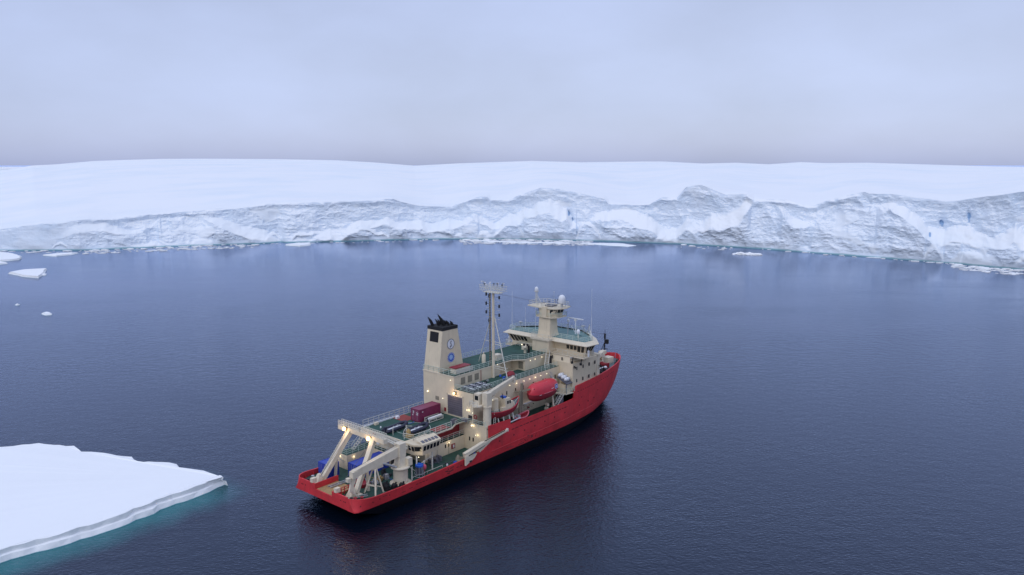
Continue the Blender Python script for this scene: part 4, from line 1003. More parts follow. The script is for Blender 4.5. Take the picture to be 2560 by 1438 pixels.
# ---- foremast and foredeck gear
m = MB(); m.tube((89.0, 0, 9.9), (89.0, 0, 17.0), .16, 8, r2=.12); m.tube((86.4, 1.0, 9.9), (89, 0, 15.0), .09, 6); m.tube((86.4, -.6, 10.0), (89, 0, 15.0), .06, 6)
m.box(88.8, 89.5, -.9, -.2, 14.6, 15.7); m.box(88.8, 89.2, -.9, .2, 13.2, 13.3); m.tube((89, 0, 17.0), (89, 0, 18.2), .05, 5); m.tube((89, -.6, 17.2), (89, .6, 17.2), .04, 5); m.box(88.85, 89.15, -.2, .2, 15.8, 17.2)
part(m, 'foremast', 'black')
m = MB(); m.lathe((85.2, -1.4, 9.9), [(.75, 0), (.65, 1.2), (.6, 2.1)], 12); m.box(84.5, 86.0, -2.1, -.7, 12.0, 12.9)
m.taper((85.6, -1.4, 13.0), (77.0, -4.3, 12.2), .9, .95, .5, .55); m.box(85.2, 87.0, -1.9, -.6, 12.6, 13.4)
fcr = part(m, 'foredeck_crane', 'cream2')
m = MB(); m.bar((84.6, -2.1, 12.1), (81.8, -2.6, 12.3), .2, .2); m.bar((85.0, -1.8, 11.4), (83.2, -2.6, 12.2), .22, .22); part(m, 'crane_ram', 'ochre', fcr)
m = MB(); m.box(87.4, 89.6, -2.4, -.6, 9.9, 11.4); part(m, 'foredeck_locker', 'cream2')
for x, y in ((83.2, -3.6), (83.2, 2.6)):
    m = MB(); m.tube((x, y-.8, 10.7), (x, y+.8, 10.7), .6, 12); m.box(x-.9, x+.9, y-1.1, y-.8, 9.9, 11.2); m.box(x-.9, x+.9, y+.8, y+1.1, 9.9, 11.2); part(m, 'windlass', 'ochre' if y > 0 else 'maroon')
for x, y, s_ in ((78.0, -6.2, 1.0), (80.2, -5.4, .9), (79.0, -4.6, .8), (77.0, -7.0, .7)):
    m = MB(); m.box(x-s_*.7, x+s_*.7, y-s_*.5, y+s_*.5, 9.9, 10.4); m.tube((x, y-.4, 10.7), (x, y+.4, 10.7), .35*s_, 10); m.sphere((x+.2, y, 11.0), .25*s_, 7, 5); part(m, 'mooring_gear', 'dark')
m = MB(); m.sphere((80.4, -5.9, 11.0), .45, 10, 7, (1, 1, .7)); m.tube((77.4, -5.6, 10.9), (79.2, -5.9, 11.2), .16, 7); part(m, 'mooring_buoy', 'white')
for s_ in (-1, 1):
    for x in (75.5, 88.0, 90.5):
        m = MB(); yy = s_*(hbb(x, 11)-1.0); m.tube((x-.4, yy, 9.9), (x-.4, yy, 10.6), .17, 8); m.tube((x+.4, yy, 9.9), (x+.4, yy, 10.6), .17, 8); m.box(x-.7, x+.7, yy-.25, yy+.25, 9.9, 10.0); part(m, 'bollard', 'dark')
railing([(86.5, 2.5, 9.9), (90.5, .6, 9.9), (90.5, -1.5, 9.9)], 1.1, 'railw')
def stay(p, q, r_):
    m = MB(); m.slab([p, q, r_], (.06, 0, 0)); part(m, 'bulwark_stay', 'red', hull_o)
for k in range(9):
    x = 76+k*1.9
    for s_ in (-1, 1):
        y = s_*(hbb(x, 10.6)-.3); stay((hxx(x, 10.6), y, 9.9), (hxx(x, 10.6), y-s_*.5, 9.9), (hxx(x, 10.9), y, 10.9))
for k in range(16):
    x = 2.5+k*1.85
    y = -(hbb(x, 3.6)-.26); stay((x, y, 3.1), (x, y+.38, 3.1), (x, y, 3.85))
    if x < 9: y = -y; stay((x, y, 3.1), (x, y-.38, 3.1), (x, y, 3.85))

# ---- A-frame at the stern
m = MB()
for s_ in (-1, 1):
    m.taper((3.4, s_*4.75, 3.6), (9.0, s_*3.3, 11.7), .75, .75, .85, .85)
    m.box(2.7, 4.2, s_*4.75-.9, s_*4.75+.9, 3.1, 3.5)
    m.prism([(1.6, s_*4.75-.9), (2.9, s_*4.75-.9), (2.9, s_*4.75+.9), (1.6, s_*4.75+.9)], 3.1, 4.9, top=[(2.5, s_*4.75-.3), (2.9, s_*4.75-.3), (2.9, s_*4.75+.3), (2.5, s_*4.75+.3)])
    m.bar((6.2, s_*4.75, 3.1), (6.4, s_*4.3, 7.4), .4, .4)
    m.box(.0, .9, s_*3.4-.35, s_*3.4+.35, 4.4, 5.2)
afr = part(m, 'a_frame', 'cream2')
m = MB(); m.box(8.6, 9.5, -6.4, 6.6, 11.45, 12.25); beam = part(m, 'crossbeam', 'cream2', afr)
railing([(8.65, 6.5, 12.25), (8.65, .4, 12.25), (8.65, .2, 12.25), (8.65, -6.3, 12.25)], .95, 'railw', afr, 3, .5, .05)
railing([(9.45, 6.5, 12.25), (9.45, -6.3, 12.25)], .95, 'railw', afr, 3, .5, .045)
m = MB(); m.bar((3.6, 5.35, 4.2), (8.6, 3.9, 11.6), .06, .5)
for k in range(16): m.bar((3.6+5*k/16, 5.35-1.45*k/16-.2, 4.6+7.4*k/16), (3.6+5*k/16, 5.35-1.45*k/16+.2, 4.6+7.4*k/16), .05, .05)
part(m, 'ladder', 'railw', afr)
def flood(x, y, z, parent, power=900, r_=.3):
    m = MB(); m.box(x-.1, x+.2, y-.35, y+.35, z-.3, z+.3); fx = part(m, 'floodlight', 'dark', parent)
    m = MB(); m.sphere((x-.3, y, z), r_, 12, 8); part(m, 'lens', 'warm', fx)
    ld = bpy.data.lights.new('flood_lamp', 'POINT'); ld.energy = power*.11; ld.color = (1.0, .70, .38); ld.shadow_soft_size = .35
    lo = bpy.data.objects.new('flood_lamp', ld); C.objects.link(lo); lo.parent = ship; lo.location = (x-.9, y, z-.15)
flood(8.5, 4.2, 12.1, afr, 900, .34); flood(8.5, -2.7, 11.8, afr, 900, .38)
flood(33.1, -.4+.2, 14.1, mainh, 450, .22)
NL = 0
def lamp(x, y, z, parent, power=0, r_=.08):
    m = MB(); m.sphere((x, y, z), r_, 8, 6); part(m, 'deck_lamp', 'lamp', parent)
    if power:
        ld = bpy.data.lights.new('deck_lamp_light', 'POINT'); ld.energy = power*.13; ld.color = (1.0, .84, .55); ld.shadow_soft_size = .2
        lo = bpy.data.objects.new('deck_lamp_light', ld); C.objects.link(lo); lo.parent = ship; lo.location = (x, y-.35 if y < 0 else y, z)
lamp(16.35, -7.0, 6.95, ctl, 120); lamp(21.8, -6.6, 7.0, ctl); lamp(22.2, -3.15, 5.6, low, 90); lamp(25.0, -3.2, 5.7, low); lamp(28.2, -3.2, 5.5, low, 90)
lamp(32.6, -6.4, 6.6, mainh, 60); lamp(32.7, -5.2, 8.35, mainh, 50, .15); lamp(33.0, 3.3, 12.3, mainh); lamp(33.0, 7.8, 13.0, mainh, 0, .16); lamp(33.0, -3.6, 11.2, mainh, 60); lamp(32.8, -5.4, 11.0, mainh); lamp(33.0, 1.0, 16.6, upper)
lamp(9.8, 8.0, 5.4, low, 90); lamp(11.5, 5.8, 5.3, low, 80); lamp(35.2, -8.7, 13.8, mainh)
for k, x in enumerate((44.5, 46.8, 49.3, 51.3, 53.3, 55.2, 57.4)): lamp(x, -5.35, 14.15-.02*k, mainh, 30 if k % 3 == 1 else 0)
for x in (55.6, 57.3, 59.8): lamp(x, -2.05, 16.9, upper, 0)
lamp(46.6, .0, 17.4, ud); lamp(61.0, 4.9, 18.6, ud, 60, .13)

# ---- stern crane (big knuckle-boom) on the starboard quarter
cx, cy = 12.4, -6.4
m = MB(); m.lathe((cx, cy, 3.1), [(2.0, 0), (2.0, .12), (1.35, .14)], 24); m.lathe((cx, cy, 3.2), [(1.32, 0), (1.32, 2.5), (1.45, 2.7), (1.75, 2.9), (1.75, 3.15), (1.35, 3.2)], 24)
crane = part(m, 'stern_crane', 'cream2')
m = MB(); m.taper((cx, cy, 6.25), (cx, cy, 8.3), 1.7, 1.9, 1.25, 1.4); m.box(cx-.75, cx+.75, cy-.75, cy+.75, 8.2, 10.7); m.box(cx+.7, cx+1.7, cy-1.4, cy-.3, 6.4, 7.8); m.box(cx+.3, cx+1.5, cy-.3, cy+.9, 6.4, 7.3); part(m, 'kingpost', 'cream2', crane)
m = MB(); m.taper((cx-.5, cy, 9.3), (1.9, cy+.2, 8.0), 1.0, 1.75, .85, 1.25); m.box(5.8, 8.2, cy-.25, cy+.3, 7.5, 8.0); part(m, 'boom', 'cream2', crane)
m = MB(); m.taper((2.2, cy+.2, 7.9), (1.2, cy+.4, 4.9), .7, .8, .45, .5); m.taper((1.3, cy+.4, 5.1), (2.9, cy+.5, 3.5), .4, .4, .3, .3); m.box(.6, 1.2, cy, cy+.7, 6.8, 7.5); m.box(1.4, 2.6, cy-.3, cy+.7, 7.3, 8.5); part(m, 'jib', 'cream2', crane)
m = MB(); m.tube((cx-1.2, cy-.3, 6.5), (cx-4.4, cy-.3, 8.2), .2, 10); m.tube((cx-1.2, cy+.4, 6.5), (cx-4.4, cy+.4, 8.2), .2, 10); part(m, 'crane_ram', 'steel', crane)
m = MB(); m.tube((cx+1.5, cy-1.3, 3.1), (cx+1.5, cy-1.3, 6), .05, 5); m.tube((cx+1.9, cy-1.1, 3.1), (cx+1.9, cy-1.1, 6), .05, 5)
for k in range(8): m.tube((cx+1.5, cy-1.3, 3.3+k*.35), (cx+1.9, cy-1.1, 3.3+k*.35), .03, 4)
part(m, 'ladder', 'railw', crane)
# boom rest trestle
m = MB()
for x, y in ((5.2, -7.9), (7.3, -5.6), (7.6, -7.2)): m.bar((x, y, 3.1), (6.4+(x-6.4)*.15, -6.5+(y+6.5)*.2, 7.7), .26, .26)
m.bar((5.2, -4.9, 3.1), (6.2, -6.2, 7.7), .26, .26)
m.bar((5.6, -7.5, 4.7), (7.2, -5.9, 4.7), .14, .14); m.bar((5.6, -7.5, 4.9), (5.5, -5.3, 4.6), .14, .14); m.bar((5.4, -5.2, 4.8), (7.2, -7.0, 4.2), .14, .14)
part(m, 'boom_rest', 'cream2')

# ---- pole crane amidships
px_, py_ = 33.9, -8.35
m = MB(); m.tube((px_, py_, 3.1), (px_, py_, 12.6), .82, 18, caps=True); pole = part(m, 'pole_crane', 'cream2')
m = MB(); m.tube((px_, py_, 12.6), (px_, py_, 12.85), .98, 18); m.box(px_-.75, px_+.7, py_-.7, py_+.7, 12.85, 15.6); m.tube((px_-1.6, py_+1.2, 12.9), (px_-1.6, py_+1.2, 13.1), 1.1, 12); m.box(px_-1.3, px_+.1, py_+1.0, py_+2.3, 13.1, 15.3)
part(m, 'crane_head', 'cream2', pole)
m = MB(); m.box(px_-1.34, px_-1.28, py_+1.2, py_+2.1, 14.0, 14.9); part(m, 'window', 'glass', pole)
m = MB(); m.taper((px_+.3, py_+.2, 14.9), (44.0, -6.9, 16.3), .95, 1.0, .5, .5); m.tube((px_+.6, py_, 13.2), (px_+3.2, py_+.4, 14.9), .16, 8); m.box(43.6, 44.2, -7.2, -6.7, 15.2, 16.2); part(m, 'boom', 'cream2', pole)
railing([(px_-2.6, py_+.2, 13.0), (px_-2.6, py_+2.4, 13.0), (px_-.6, py_+2.4, 13.0)], .95, 'railw', pole, 3, 1)
railing([(px_+.9, py_-.95, 8.9), (px_+1.5, py_-.95, 8.9)], 1.3, 'railw', pole, 3, .6)
# ---- over-side boom
m = MB(); m.taper((26.2, -9.3, 4.9), (31.2, -9.75, 6.1), .8, .95, .75, .8); m.taper((31.0, -9.75, 6.1), (38.3, -10.0, 7.05), .72, .45, .42, .35)
ob = part(m, 'side_boom', 'cream2')
m = MB(); m.bar((31.4, -9.9, 6.52), (37.4, -10.1, 7.2), .14, .1); m.bar((26.8, -9.85, 4.75), (31.2, -10.1, 5.75), .1, .1); part(m, 'cable_slot', 'black', ob)
m = MB(); m.slab([(26.0, -9.55, 3.0), (28.4, -9.55, 3.9), (29.2, -9.55, 4.6), (26.0, -9.55, 4.9)], (0, -.35, 0)); m.slab([(30, -9.7, 4.6), (33.5, -9.7, 6.0), (32.8, -9.7, 6.5), (29.5, -9.7, 5.4)], (0, -.2, 0)); part(m, 'boom_bracket', 'cream2', ob)
m = MB(); m.box(27.0, 27.6, -9.97, -9.88, 3.4, 3.75); part(m, 'hinge_pin', 'dark', ob)
m = MB(); m.box(38.2, 38.35, -10.2, -9.75, 6.75, 7.35); part(m, 'end_plate', 'white', ob)
m = MB(); m.lathe((26.2, -7.6, 3.1), [(.6, 0), (.5, .9), (.2, 1.5)], 10); m.bar((26.0, -7.3, 4.0), (26.9, -8.6, 4.0), .3, .5); m.box(25.4, 26.4, -8.9, -8.0, 3.1, 3.8); part(m, 'boom_winch', 'louvre')
for x, y in ((22.3, -4.0), (23.4, -4.2), (24.6, -3.9)):
    m = MB(); m.box(x-.5, x+.5, y-.4, y+.4, 3.1, 3.4); m.tube((x, y-.5, 3.8), (x, y+.5, 3.8), .35, 10); part(m, 'deck_winch', 'greyp')

# ---- deck clutter that belongs to the ship
m = MB()
for dy in (-.35, .35): m.bar((2.0, 1.0+dy, 3.62), (7.6, .8+dy, 3.62), .14, .18)
for k in range(4): m.bar((2.4+k*1.6, .55, 3.6), (2.4+k*1.6, 1.4, 3.6), .1, .1)
part(m, 'launch_rails', 'steel')
m = MB(); m.bar((1.5, -4.6, 3.4), (4.8, -6.2, 3.4), .12, .12); m.bar((1.3, -5.2, 3.4), (4.4, -6.8, 3.4), .12, .12); part(m, 'launch_rails', 'steel')
for x, y, s_, mm in ((1.6, -6.9, .5, 'maroon'), (2.7, -7.3, .45, 'maroon'), (1.4, -6.0, .4, 'dark'), (1.5, 5.6, .45, 'maroon'), (1.7, 6.6, .4, 'dark'), (3.0, 7.2, .4, 'steel')):
    m = MB(); m.tube((x, y, 3.1), (x, y, 3.1+s_*1.6), s_*.55, 10); m.tube((x, y, 3.1+s_*1.6), (x, y, 3.1+s_*1.8), s_*.75, 10); part(m, 'bollard', mm)
rng = random.Random(31)
for k in range(13):
    x = rng.uniform(8.8, 13.4); y = rng.uniform(-3.6, -.2)
    if (x-12.4)**2+(y+6.4)**2 < 5: continue
    m = MB()
    if k % 3 == 0: m.box(x-.4, x+.4, y-.3, y+.3, 3.1, 3.5+rng.random()*.4); m.tube((x-.3, y, 3.9), (x+.3, y, 3.9), .22, 8)
    elif k % 3 == 1: m.bar((x-.8, y, 3.35), (x+.8, y+.3, 3.35), .08, .08); m.bar((x-.8, y+.4, 3.35), (x+.8, y+.7, 3.35), .08, .08); m.box(x-.2, x+.2, y+.1, y+.5, 3.1, 3.5)
    else: m.lathe((x, y, 3.1), [(.35, 0), (.3, .5), (.1, .8)], 9)
    part(m, 'deck_fitting', rng.choice(('steel', 'dark', 'greyp', 'steel', 'ochre')))
for x, y in ((9.2, -6.0), (9.9, -7.6), (8.6, -7.0), (11.0, -8.4)):
    m = MB(); m.tube((x, y-.35, 3.6), (x, y+.45, 3.6), .45, 12); m.box(x-.5, x+.5, y-.5, y+.6, 3.1, 3.4); m.sphere((x+.3, y, 4.1), .2, 7, 5); part(m, 'mooring_winch', 'black')
m = MB(); m.box(6.3, 8.0, .6-2.2, 1.0-2.2, 3.1, 4.3); m.box(6.3, 8.0, -3.2, -1.6, 3.1, 3.7)
for k in range(4): m.bar((4.6+k*.5, -2.9, 3.1), (4.9+k*.5, -2.6, 4.4), .1, .3)
part(m, 'winch_frame', 'maroon')
m = MB()
for a in np.linspace(0, math.pi, 9)[:-1]:
    b2 = a+math.pi/8; m.tube((19.0+.9*math.cos(a), -.9, 9.05+1.5*math.sin(a)), (19.0+.9*math.cos(b2), -.9, 9.05+1.5*math.sin(b2)), .06, 5)
m.tube((18.4, -1.5, 9.02), (18.4, -1.5, 11.4), .08, 6); m.tube((18.4, -1.5, 11.2), (19.9, -1.5, 10.8), .06, 5); m.tube((17.4, 1.2, 9.02), (17.4, 1.2, 10.6), .06, 5)
part(m, 'davit', 'railw')
m = MB(); m.lathe((18.8, -1.6, 9.02), [(.6, 0), (.45, .7), (.5, 1.2), (.2, 1.5)], 8); m.box(18.0, 19.4, -2.6, -2.0, 9.02, 9.5); part(m, 'capstan', 'ochre')
m = MB(); m.box(32.0, 33.0, -4.4, -2.9, 9.0, 9.5); m.box(29.5, 30.8, -3.0, -2.4, 9.02, 9.9); part(m, 'deck_box', 'greyp')

rng = random.Random(77)
for k in range(9):
    x0, y0, z0 = (rng.uniform(6, 14), rng.uniform(-8, 3), 3.14) if k < 5 else ((rng.uniform(22, 31), rng.uniform(-8, -4), 3.14) if k < 7 else (rng.uniform(18, 30), rng.uniform(4, 8), 9.07))
    a = rng.uniform(0, 6.28); pts = []
    for j in range(14):
        pts.append((x0, y0, z0)); a += rng.uniform(-.7, .7); x0 += .42*math.cos(a)*1.1; y0 += .42*math.sin(a)*.7; y0 = max(-8.6, min(8.4, y0))
    m = MB(); m.path(pts, .05, 5); part(m, 'hose', rng.choice(('black', 'ochre', 'greyp', 'bluep')))
for k in range(16):
    x, y, z = (rng.uniform(22.5, 32), rng.uniform(-8.4, -6.6), 3.1) if k < 6 else ((rng.uniform(17.5, 32), rng.uniform(6.2, 8.6), 9.03) if k < 11 else (rng.uniform(40, 52), rng.uniform(-4.2, -.8), 14.84))
    s_ = rng.uniform(.25, .55); m = MB()
    if k % 2: m.box(x-s_, x+s_, y-s_*.6, y+s_*.6, z, z+s_*1.1); m.box(x-s_*.9, x+s_*.9, y-s_*.5, y+s_*.5, z+s_*1.1, z+s_*1.25)
    else: m.lathe((x, y, z), [(s_*.6, 0), (s_*.65, s_), (s_*.3, s_*1.4)], 10)
    part(m, 'deck_fitting', rng.choice(('steel', 'greyp', 'cream2', 'ochre', 'dark', 'bluep', 'white')))
for a_, b_ in (((8.9, 3.3, 11.5), (1.6, 3.0, 5.2)), ((8.9, -3.0, 11.5), (1.6, -3.0, 5.2)), ((9.0, .5, 11.5), (9.0, .5, 8.2)), ((12.4, -6.4, 10.7), (2.2, -6.2, 8.9)), ((33.9, -8.3, 15.7), (43.8, -6.9, 16.9)), ((89, 0, 17), (74, 0, 21.0)), ((45.2, 0, 33.4), (65, 0, 28.4))):
    m = MB(); m.tube(a_, b_, .035, 5); part(m, 'wire', 'greyp')
# ---- lifeboat davits
m = MB()
for x, zt in ((46.3, 12.9), (46.9, 14.4)):
    m.bar((x, -6.6, 6.4), (x, -6.7, zt), .38, .5)
m.bar((47.2, -6.4, 9.5), (49.6, -7.4, 8.7), .25, .3); m.bar((46.6, -6.6, 12.5), (47.6, -8.4, 13.2), .3, .3); m.bar((46.3, -5.2, 12.4), (46.3, -6.6, 12.4), .25, .25)
dv = part(m, 'lifeboat_davit', 'louvre')
m = MB(); m.bar((55.8, -8.6, 6.4), (55.2, -8.7, 9.5), .3, .35); m.bar((55.2, -8.7, 9.5), (56.8, -7.6, 10.6), .3, .35); m.bar((57.9, -6.6, 9.3), (57.9, -6.8, 13.2), .35, .45); m.bar((57.9, -6.7, 12.8), (57.0, -8.2, 13.2), .25, .3); part(m, 'lifeboat_davit', 'cream2')
m = MB(); m.tube((54.6, -7.8, 7.0), (54.6, -7.2, 7.0), .45, 12); m.tube((54.8, -7.8, 7.9), (54.8, -7.2, 7.9), .35, 12); m.box(54.2, 55.0, -7.9, -7.1, 6.4, 6.8); part(m, 'davit_winch', 'cream2')
m = MB(); m.box(48.0, 58.2, -6.35, -6.2, 9.25, 9.45); part(m, 'walkway_edge', 'white')
# life ring on the wall, canister rack and platform by the side opening
m = MB()
for k in range(16):
    a, b2 = 2*math.pi*k/16, 2*math.pi*(k+1)/16; m.tube((56.9+.38*math.cos(a), -5.32, 12.6+.38*math.sin(a)), (56.9+.38*math.cos(b2), -5.32, 12.6+.38*math.sin(b2)), .1, 6)
part(m, 'lifebuoy', 'boatred')
m = MB()
for k in range(16):
    a, b2 = 2*math.pi*k/16, 2*math.pi*(k+1)/16; m.tube((33.05, -5.9+.38*math.cos(a), 10.2+.38*math.sin(a)), (33.05, -5.9+.38*math.cos(b2), 10.2+.38*math.sin(b2)), .1, 6)
part(m, 'lifebuoy', 'maroon')
m = MB(); m.prism([(58.9, -6.3), (59.9, -8.9), (62.4, -9.2), (62.4, -6.3)], 9.2, 9.4); part(m, 'embarkation_platform', 'cream2')
railing([(59.5, -7.2, 9.4), (60.1, -8.8, 9.4), (62.8, -9.2, 9.4)], 1.15, 'rail')
m = MB(); m.box(60.2, 62.3, -8.4, -6.4, 9.4, 11.2); rk = part(m, 'raft_cabin', 'cream')
m = MB(); m.slab([(60.2, -6.0, 12.7), (62.4, -6.0, 12.7), (62.4, -8.9, 11.5), (60.2, -8.9, 11.5)], (0, 0, .15)); m.bar((60.3, -8.7, 9.4), (60.3, -8.7, 11.6), .15, .15); part(m, 'raft_rack', 'greyp')
m = MB(); m.tube((59.5, -7.4, 6.4), (59.5, -7.4, 8.4), .9, 14); part(m, 'mooring_drum', 'greyp')

# ================================================================== THINGS CARRIED BY THE SHIP
def container(name, L_, W_, Hh, mm, x, y, z, label, rz=0.0):
    root = on_ship(name, x, y, z, label, 'container', None, rz)
    m = MB(); m.box(-L_/2+.06, L_/2-.06, -W_/2+.06, W_/2-.06, .12, Hh-.06)
    n = int(L_/.3)
    for k in range(n):
        xx = -L_/2+.2+(L_-.4)*k/n
        for s_ in (-1, 1): m.box(xx, xx+.15, s_*(W_/2-.06)-.025, s_*(W_/2-.06)+.025, .2, Hh-.2)
    body = part(m, 'wall_panels', mm, root)
    m = MB()
    for xx in (-L_/2, L_/2-.15):
        for yy in (-W_/2, W_/2-.15): m.box(xx, xx+.15, yy, yy+.15, 0, Hh)
    for yy in (-W_/2+.002, W_/2-.132):
        m.box(-L_/2+.15, L_/2-.15, yy, yy+.13, .02, .17); m.box(-L_/2+.15, L_/2-.15, yy, yy+.13, Hh-.13, Hh-.01)
    for xx in (-L_/2+.002, L_/2-.132): m.box(xx, xx+.13, -W_/2+.15, W_/2-.15, .02, .17); m.box(xx, xx+.13, -W_/2+.15, W_/2-.15, Hh-.13, Hh-.01)
    part(m, 'frame', mm, root)
    for s_ in (0, 1):
        m = MB(); m.box(-L_/2+.0, -L_/2+.05, -W_/2+.18+s_*(W_/2-.16), -W_/2+.16+s_*(W_/2-.16)+W_/2-.2, .2, Hh-.16); dr = part(m, 'door', mm, root)
        m = MB()
        for q in (.3, .75): m.tube((-L_/2-.03, -W_/2+.18+s_*(W_/2-.16)+q*(W_/2-.3), .25), (-L_/2-.03, -W_/2+.18+s_*(W_/2-.16)+q*(W_/2-.3), Hh-.2), .025, 5)
        part(m, 'lock_bar', 'steel', dr)
    return root
c1 = container('shipping_container', 6.06, 2.5, 2.6, 'purple', 28.75, 3.95, 9.03, 'maroon shipping container on the upper cargo deck beside the roller door')
for k, (y, z, w_) in enumerate(((-.7, 1.9, .5), (-.7, 1.55, .45), (.35, 2.1, .35), (.35, 1.75, .3), (.6, 1.3, .2))):
    m = MB(); m.box(-3.09, -3.04, y-w_/2, y+w_/2, z-.07, z+.07); part(m, 'stencil_mark', 'white', c1)
m = MB(); m.box(-2.2, -1.9, -1.28, -1.24, 1.9, 2.1); part(m, 'stencil_mark', 'white', c1)
m = MB(); m.prism([(-3.05, -1.27), (-3.05, -1.22), (3.05, -1.22), (3.05, -1.27)], 2.56, 2.6); part(m, 'edge_rail', 'purple', c1)
container('shipping_container', 7.6, 2.7, 2.6, 'blue', 12.1, 2.2, 3.1, 'long blue container on the stern deck behind the crane boom')
container('shipping_container', 2.5, 3.0, 2.6, 'blue', 6.25, 6.7, 3.1, 'short square blue container on the stern deck behind the far leg of the stern gantry')

def rhib(x, y, z, rz, label, Ln=5.6, Wd=2.3, r_=.34):
    root = on_ship('inflatable_boat', x, y, z, label, 'inflatable boat', 'inflatable boats stowed on the cargo deck', rz)
    pts = [(-Ln/2, -Wd/2+r_, .55)]; pts.append((Ln*.18, -Wd/2+r_, .55))
    for k in range(7):
        a = -math.pi/2+math.pi*k/6; pts.append((Ln*.18+Ln*.28*math.cos(a)*1.0, (Wd/2-r_)*math.sin(a), .55+.3*max(0, math.cos(a))))
    pts.append((-Ln/2, Wd/2-r_, .55))
    m = MB(); m.path(pts, r_, 10)
    for p in pts[1:-1]: m.sphere(p, r_, 10, 6)
    for s_ in (-1, 1): m.tube((-Ln/2, s_*(Wd/2-r_), .55), (-Ln/2-.5, s_*(Wd/2-r_), .52), r_, 10, r2=.08)
    part(m, 'tube', 'rubber', root)
    m = MB(); m.box(-Ln/2+.1, Ln*.24, -Wd/2+.5, Wd/2-.5, .3, .56); part(m, 'floor', 'white', root)
    m = MB(); m.box(-Ln/2-.1, -Ln/2+.1, -Wd/2+.5, Wd/2-.5, .25, .85); tr = part(m, 'transom', 'greyp', root)
    m = MB(); m.box(-Ln/2-.45, -Ln/2-.05, -.22, .22, .7, 1.35); m.box(-Ln/2-.4, -Ln/2-.2, -.1, .1, .1, .7); part(m, 'outboard_motor', 'rubber', tr)
    m = MB(); m.box(-.6, -.25, -Wd/2+.6, Wd/2-.6, .55, .7); m.box(.5, .8, -Wd/2+.6, Wd/2-.6, .55, .7); part(m, 'thwart', 'steel', root)
    m = MB(); m.bar((-Ln/2+.6, -.5, .1), (Ln*.2, -.5, .1), .1, .2); m.bar((-Ln/2+.6, .5, .1), (Ln*.2, .5, .1), .1, .2); part(m, 'cradle', 'railw', root)
    return root
rhib(20.0, 3.1, 9.04, R(3), 'dark inflatable boat with a white floor on the open green part of the cargo deck')
rhib(22.2, -.7, 9.04, R(4), 'dark blue inflatable boat close to the cargo deck railing above the control room')
# cylinder rack (tube cradle) beside the maroon container
root = on_ship('pipe_cradle', 28.7, 1.55, 9.04, 'low frame holding dark and silver pipes beside the maroon container', 'pipe rack')
m = MB(); [m.bar((-2.0, y, z), (2.0, y, z), .1, .1) for y in (-.7, .7) for z in (.15, .85)]; [m.bar((x, -.7, .15), (x, .7, .15), .1, .1) for x in (-1.9, 0, 1.9)]; [m.bar((x, y, .1), (x, y, .9), .1, .1) for x in (-1.9, 0, 1.9) for y in (-.7, .7)]
part(m, 'rack_frame', 'railw', root)
for k, (y, z, mm) in enumerate(((-.4, .5, 'steel'), (0, .5, 'rubber'), (.4, .5, 'steel'), (-.2, .8, 'white'), (.2, .8, 'dark'))): m = MB(); m.tube((-1.8, y, z), (1.9, y, z), .2, 10); part(m, 'pipe', mm, root)

# lifeboat
def boat_rings(L_, W_, keel, gun, n=18, bowp=.75, sternp=.55, sheer=.25, ns=9):
    rings = []
    for i in range(n+1):
        u = -1+2*i/n
        w_ = W_/2*(1-abs(u)**(2.6 if u < 0 else 2.2))**(sternp if u < 0 else bowp)+.02
        k = keel+(gun-keel)*.55*abs(u)**4; g_ = gun+sheer*u*u
        rings.append([(u*L_/2, w_*math.sin(t)**.8 if t else 0, g_+(k-g_)*math.cos(t)**.9) for t in [math.pi/2*q/(ns-1) for q in range(ns)]])
    return rings
def hullboat(L_, W_, keel, gun, mats, name, root, sheer=.25, bowp=.75, sternp=.4, deckmat=None):
    rs = boat_rings(L_, W_, keel, gun, sheer=sheer, bowp=bowp, sternp=sternp)
    full = []
    for r_ in rs: full.append([(x, -y, z) for x, y, z in reversed(r_)]+r_[1:])
    m = MB(); m.loft(full, close=False, caps=False)
    n = len(full[0])
    return part(m, name, mats, root), full
lb = on_ship('lifeboat', 52.3, -8.15, 9.95, 'big red enclosed lifeboat hanging in its davit over the starboard side deck', 'lifeboat')
lo_, fl = hullboat(9.6, 3.3, 0, 1.75, 'maroon', 'hull', lb, .18, .5, .45)
m = MB(); ring = []
for i in range(19):
    u = -1+2*i/18; w_ = 1.64*(1-abs(u)**3.6)**.5+.02; hh = 2.35*(1-abs(u)**4.5)**.5+.02; base = 1.7+.18*u*u
    ring.append([(u*4.78*(1-.0*0), w_*math.cos(t), base+hh*(math.sin(t)**.55)) for t in [math.pi*q/14 for q in range(15)]])
m.loft(ring, close=False, caps=False); cnp = part(m, 'canopy', 'boatred', lb)
m = MB()
for i in range(18):
    for s_ in (-1, 1):
        a = ring[i][0 if s_ > 0 else 14]; b2 = ring[i+1][0 if s_ > 0 else 14]; m.bar((a[0], a[1]*1.03, a[2]), (b2[0], b2[1]*1.03, b2[2]), .1, .12)
part(m, 'gunwale', 'maroon', lb)
m = MB()
for (x, z) in ((-1.6, 3.75), (-.9, 3.85), (.1, 3.85), (.5, 3.8)): m.box(x, x+.5, -.75, -.3, z, z+.08)
m.bar((1.0, -1.66, 2.35), (1.9, -1.64, 2.42), .05, .08); m.box(-3.2, 3.0, -1.68, -1.64, 1.72, 1.78); part(m, 'white_fitting', 'white', lb)
m = MB(); m.slab([(2.3, -1.63, 2.05), (3.4, -1.50, 2.1), (3.4, -1.36, 3.0), (2.3, -1.52, 3.0)], (0, -.05, 0)); st = part(m, 'sticker', 'flagblue', lb)
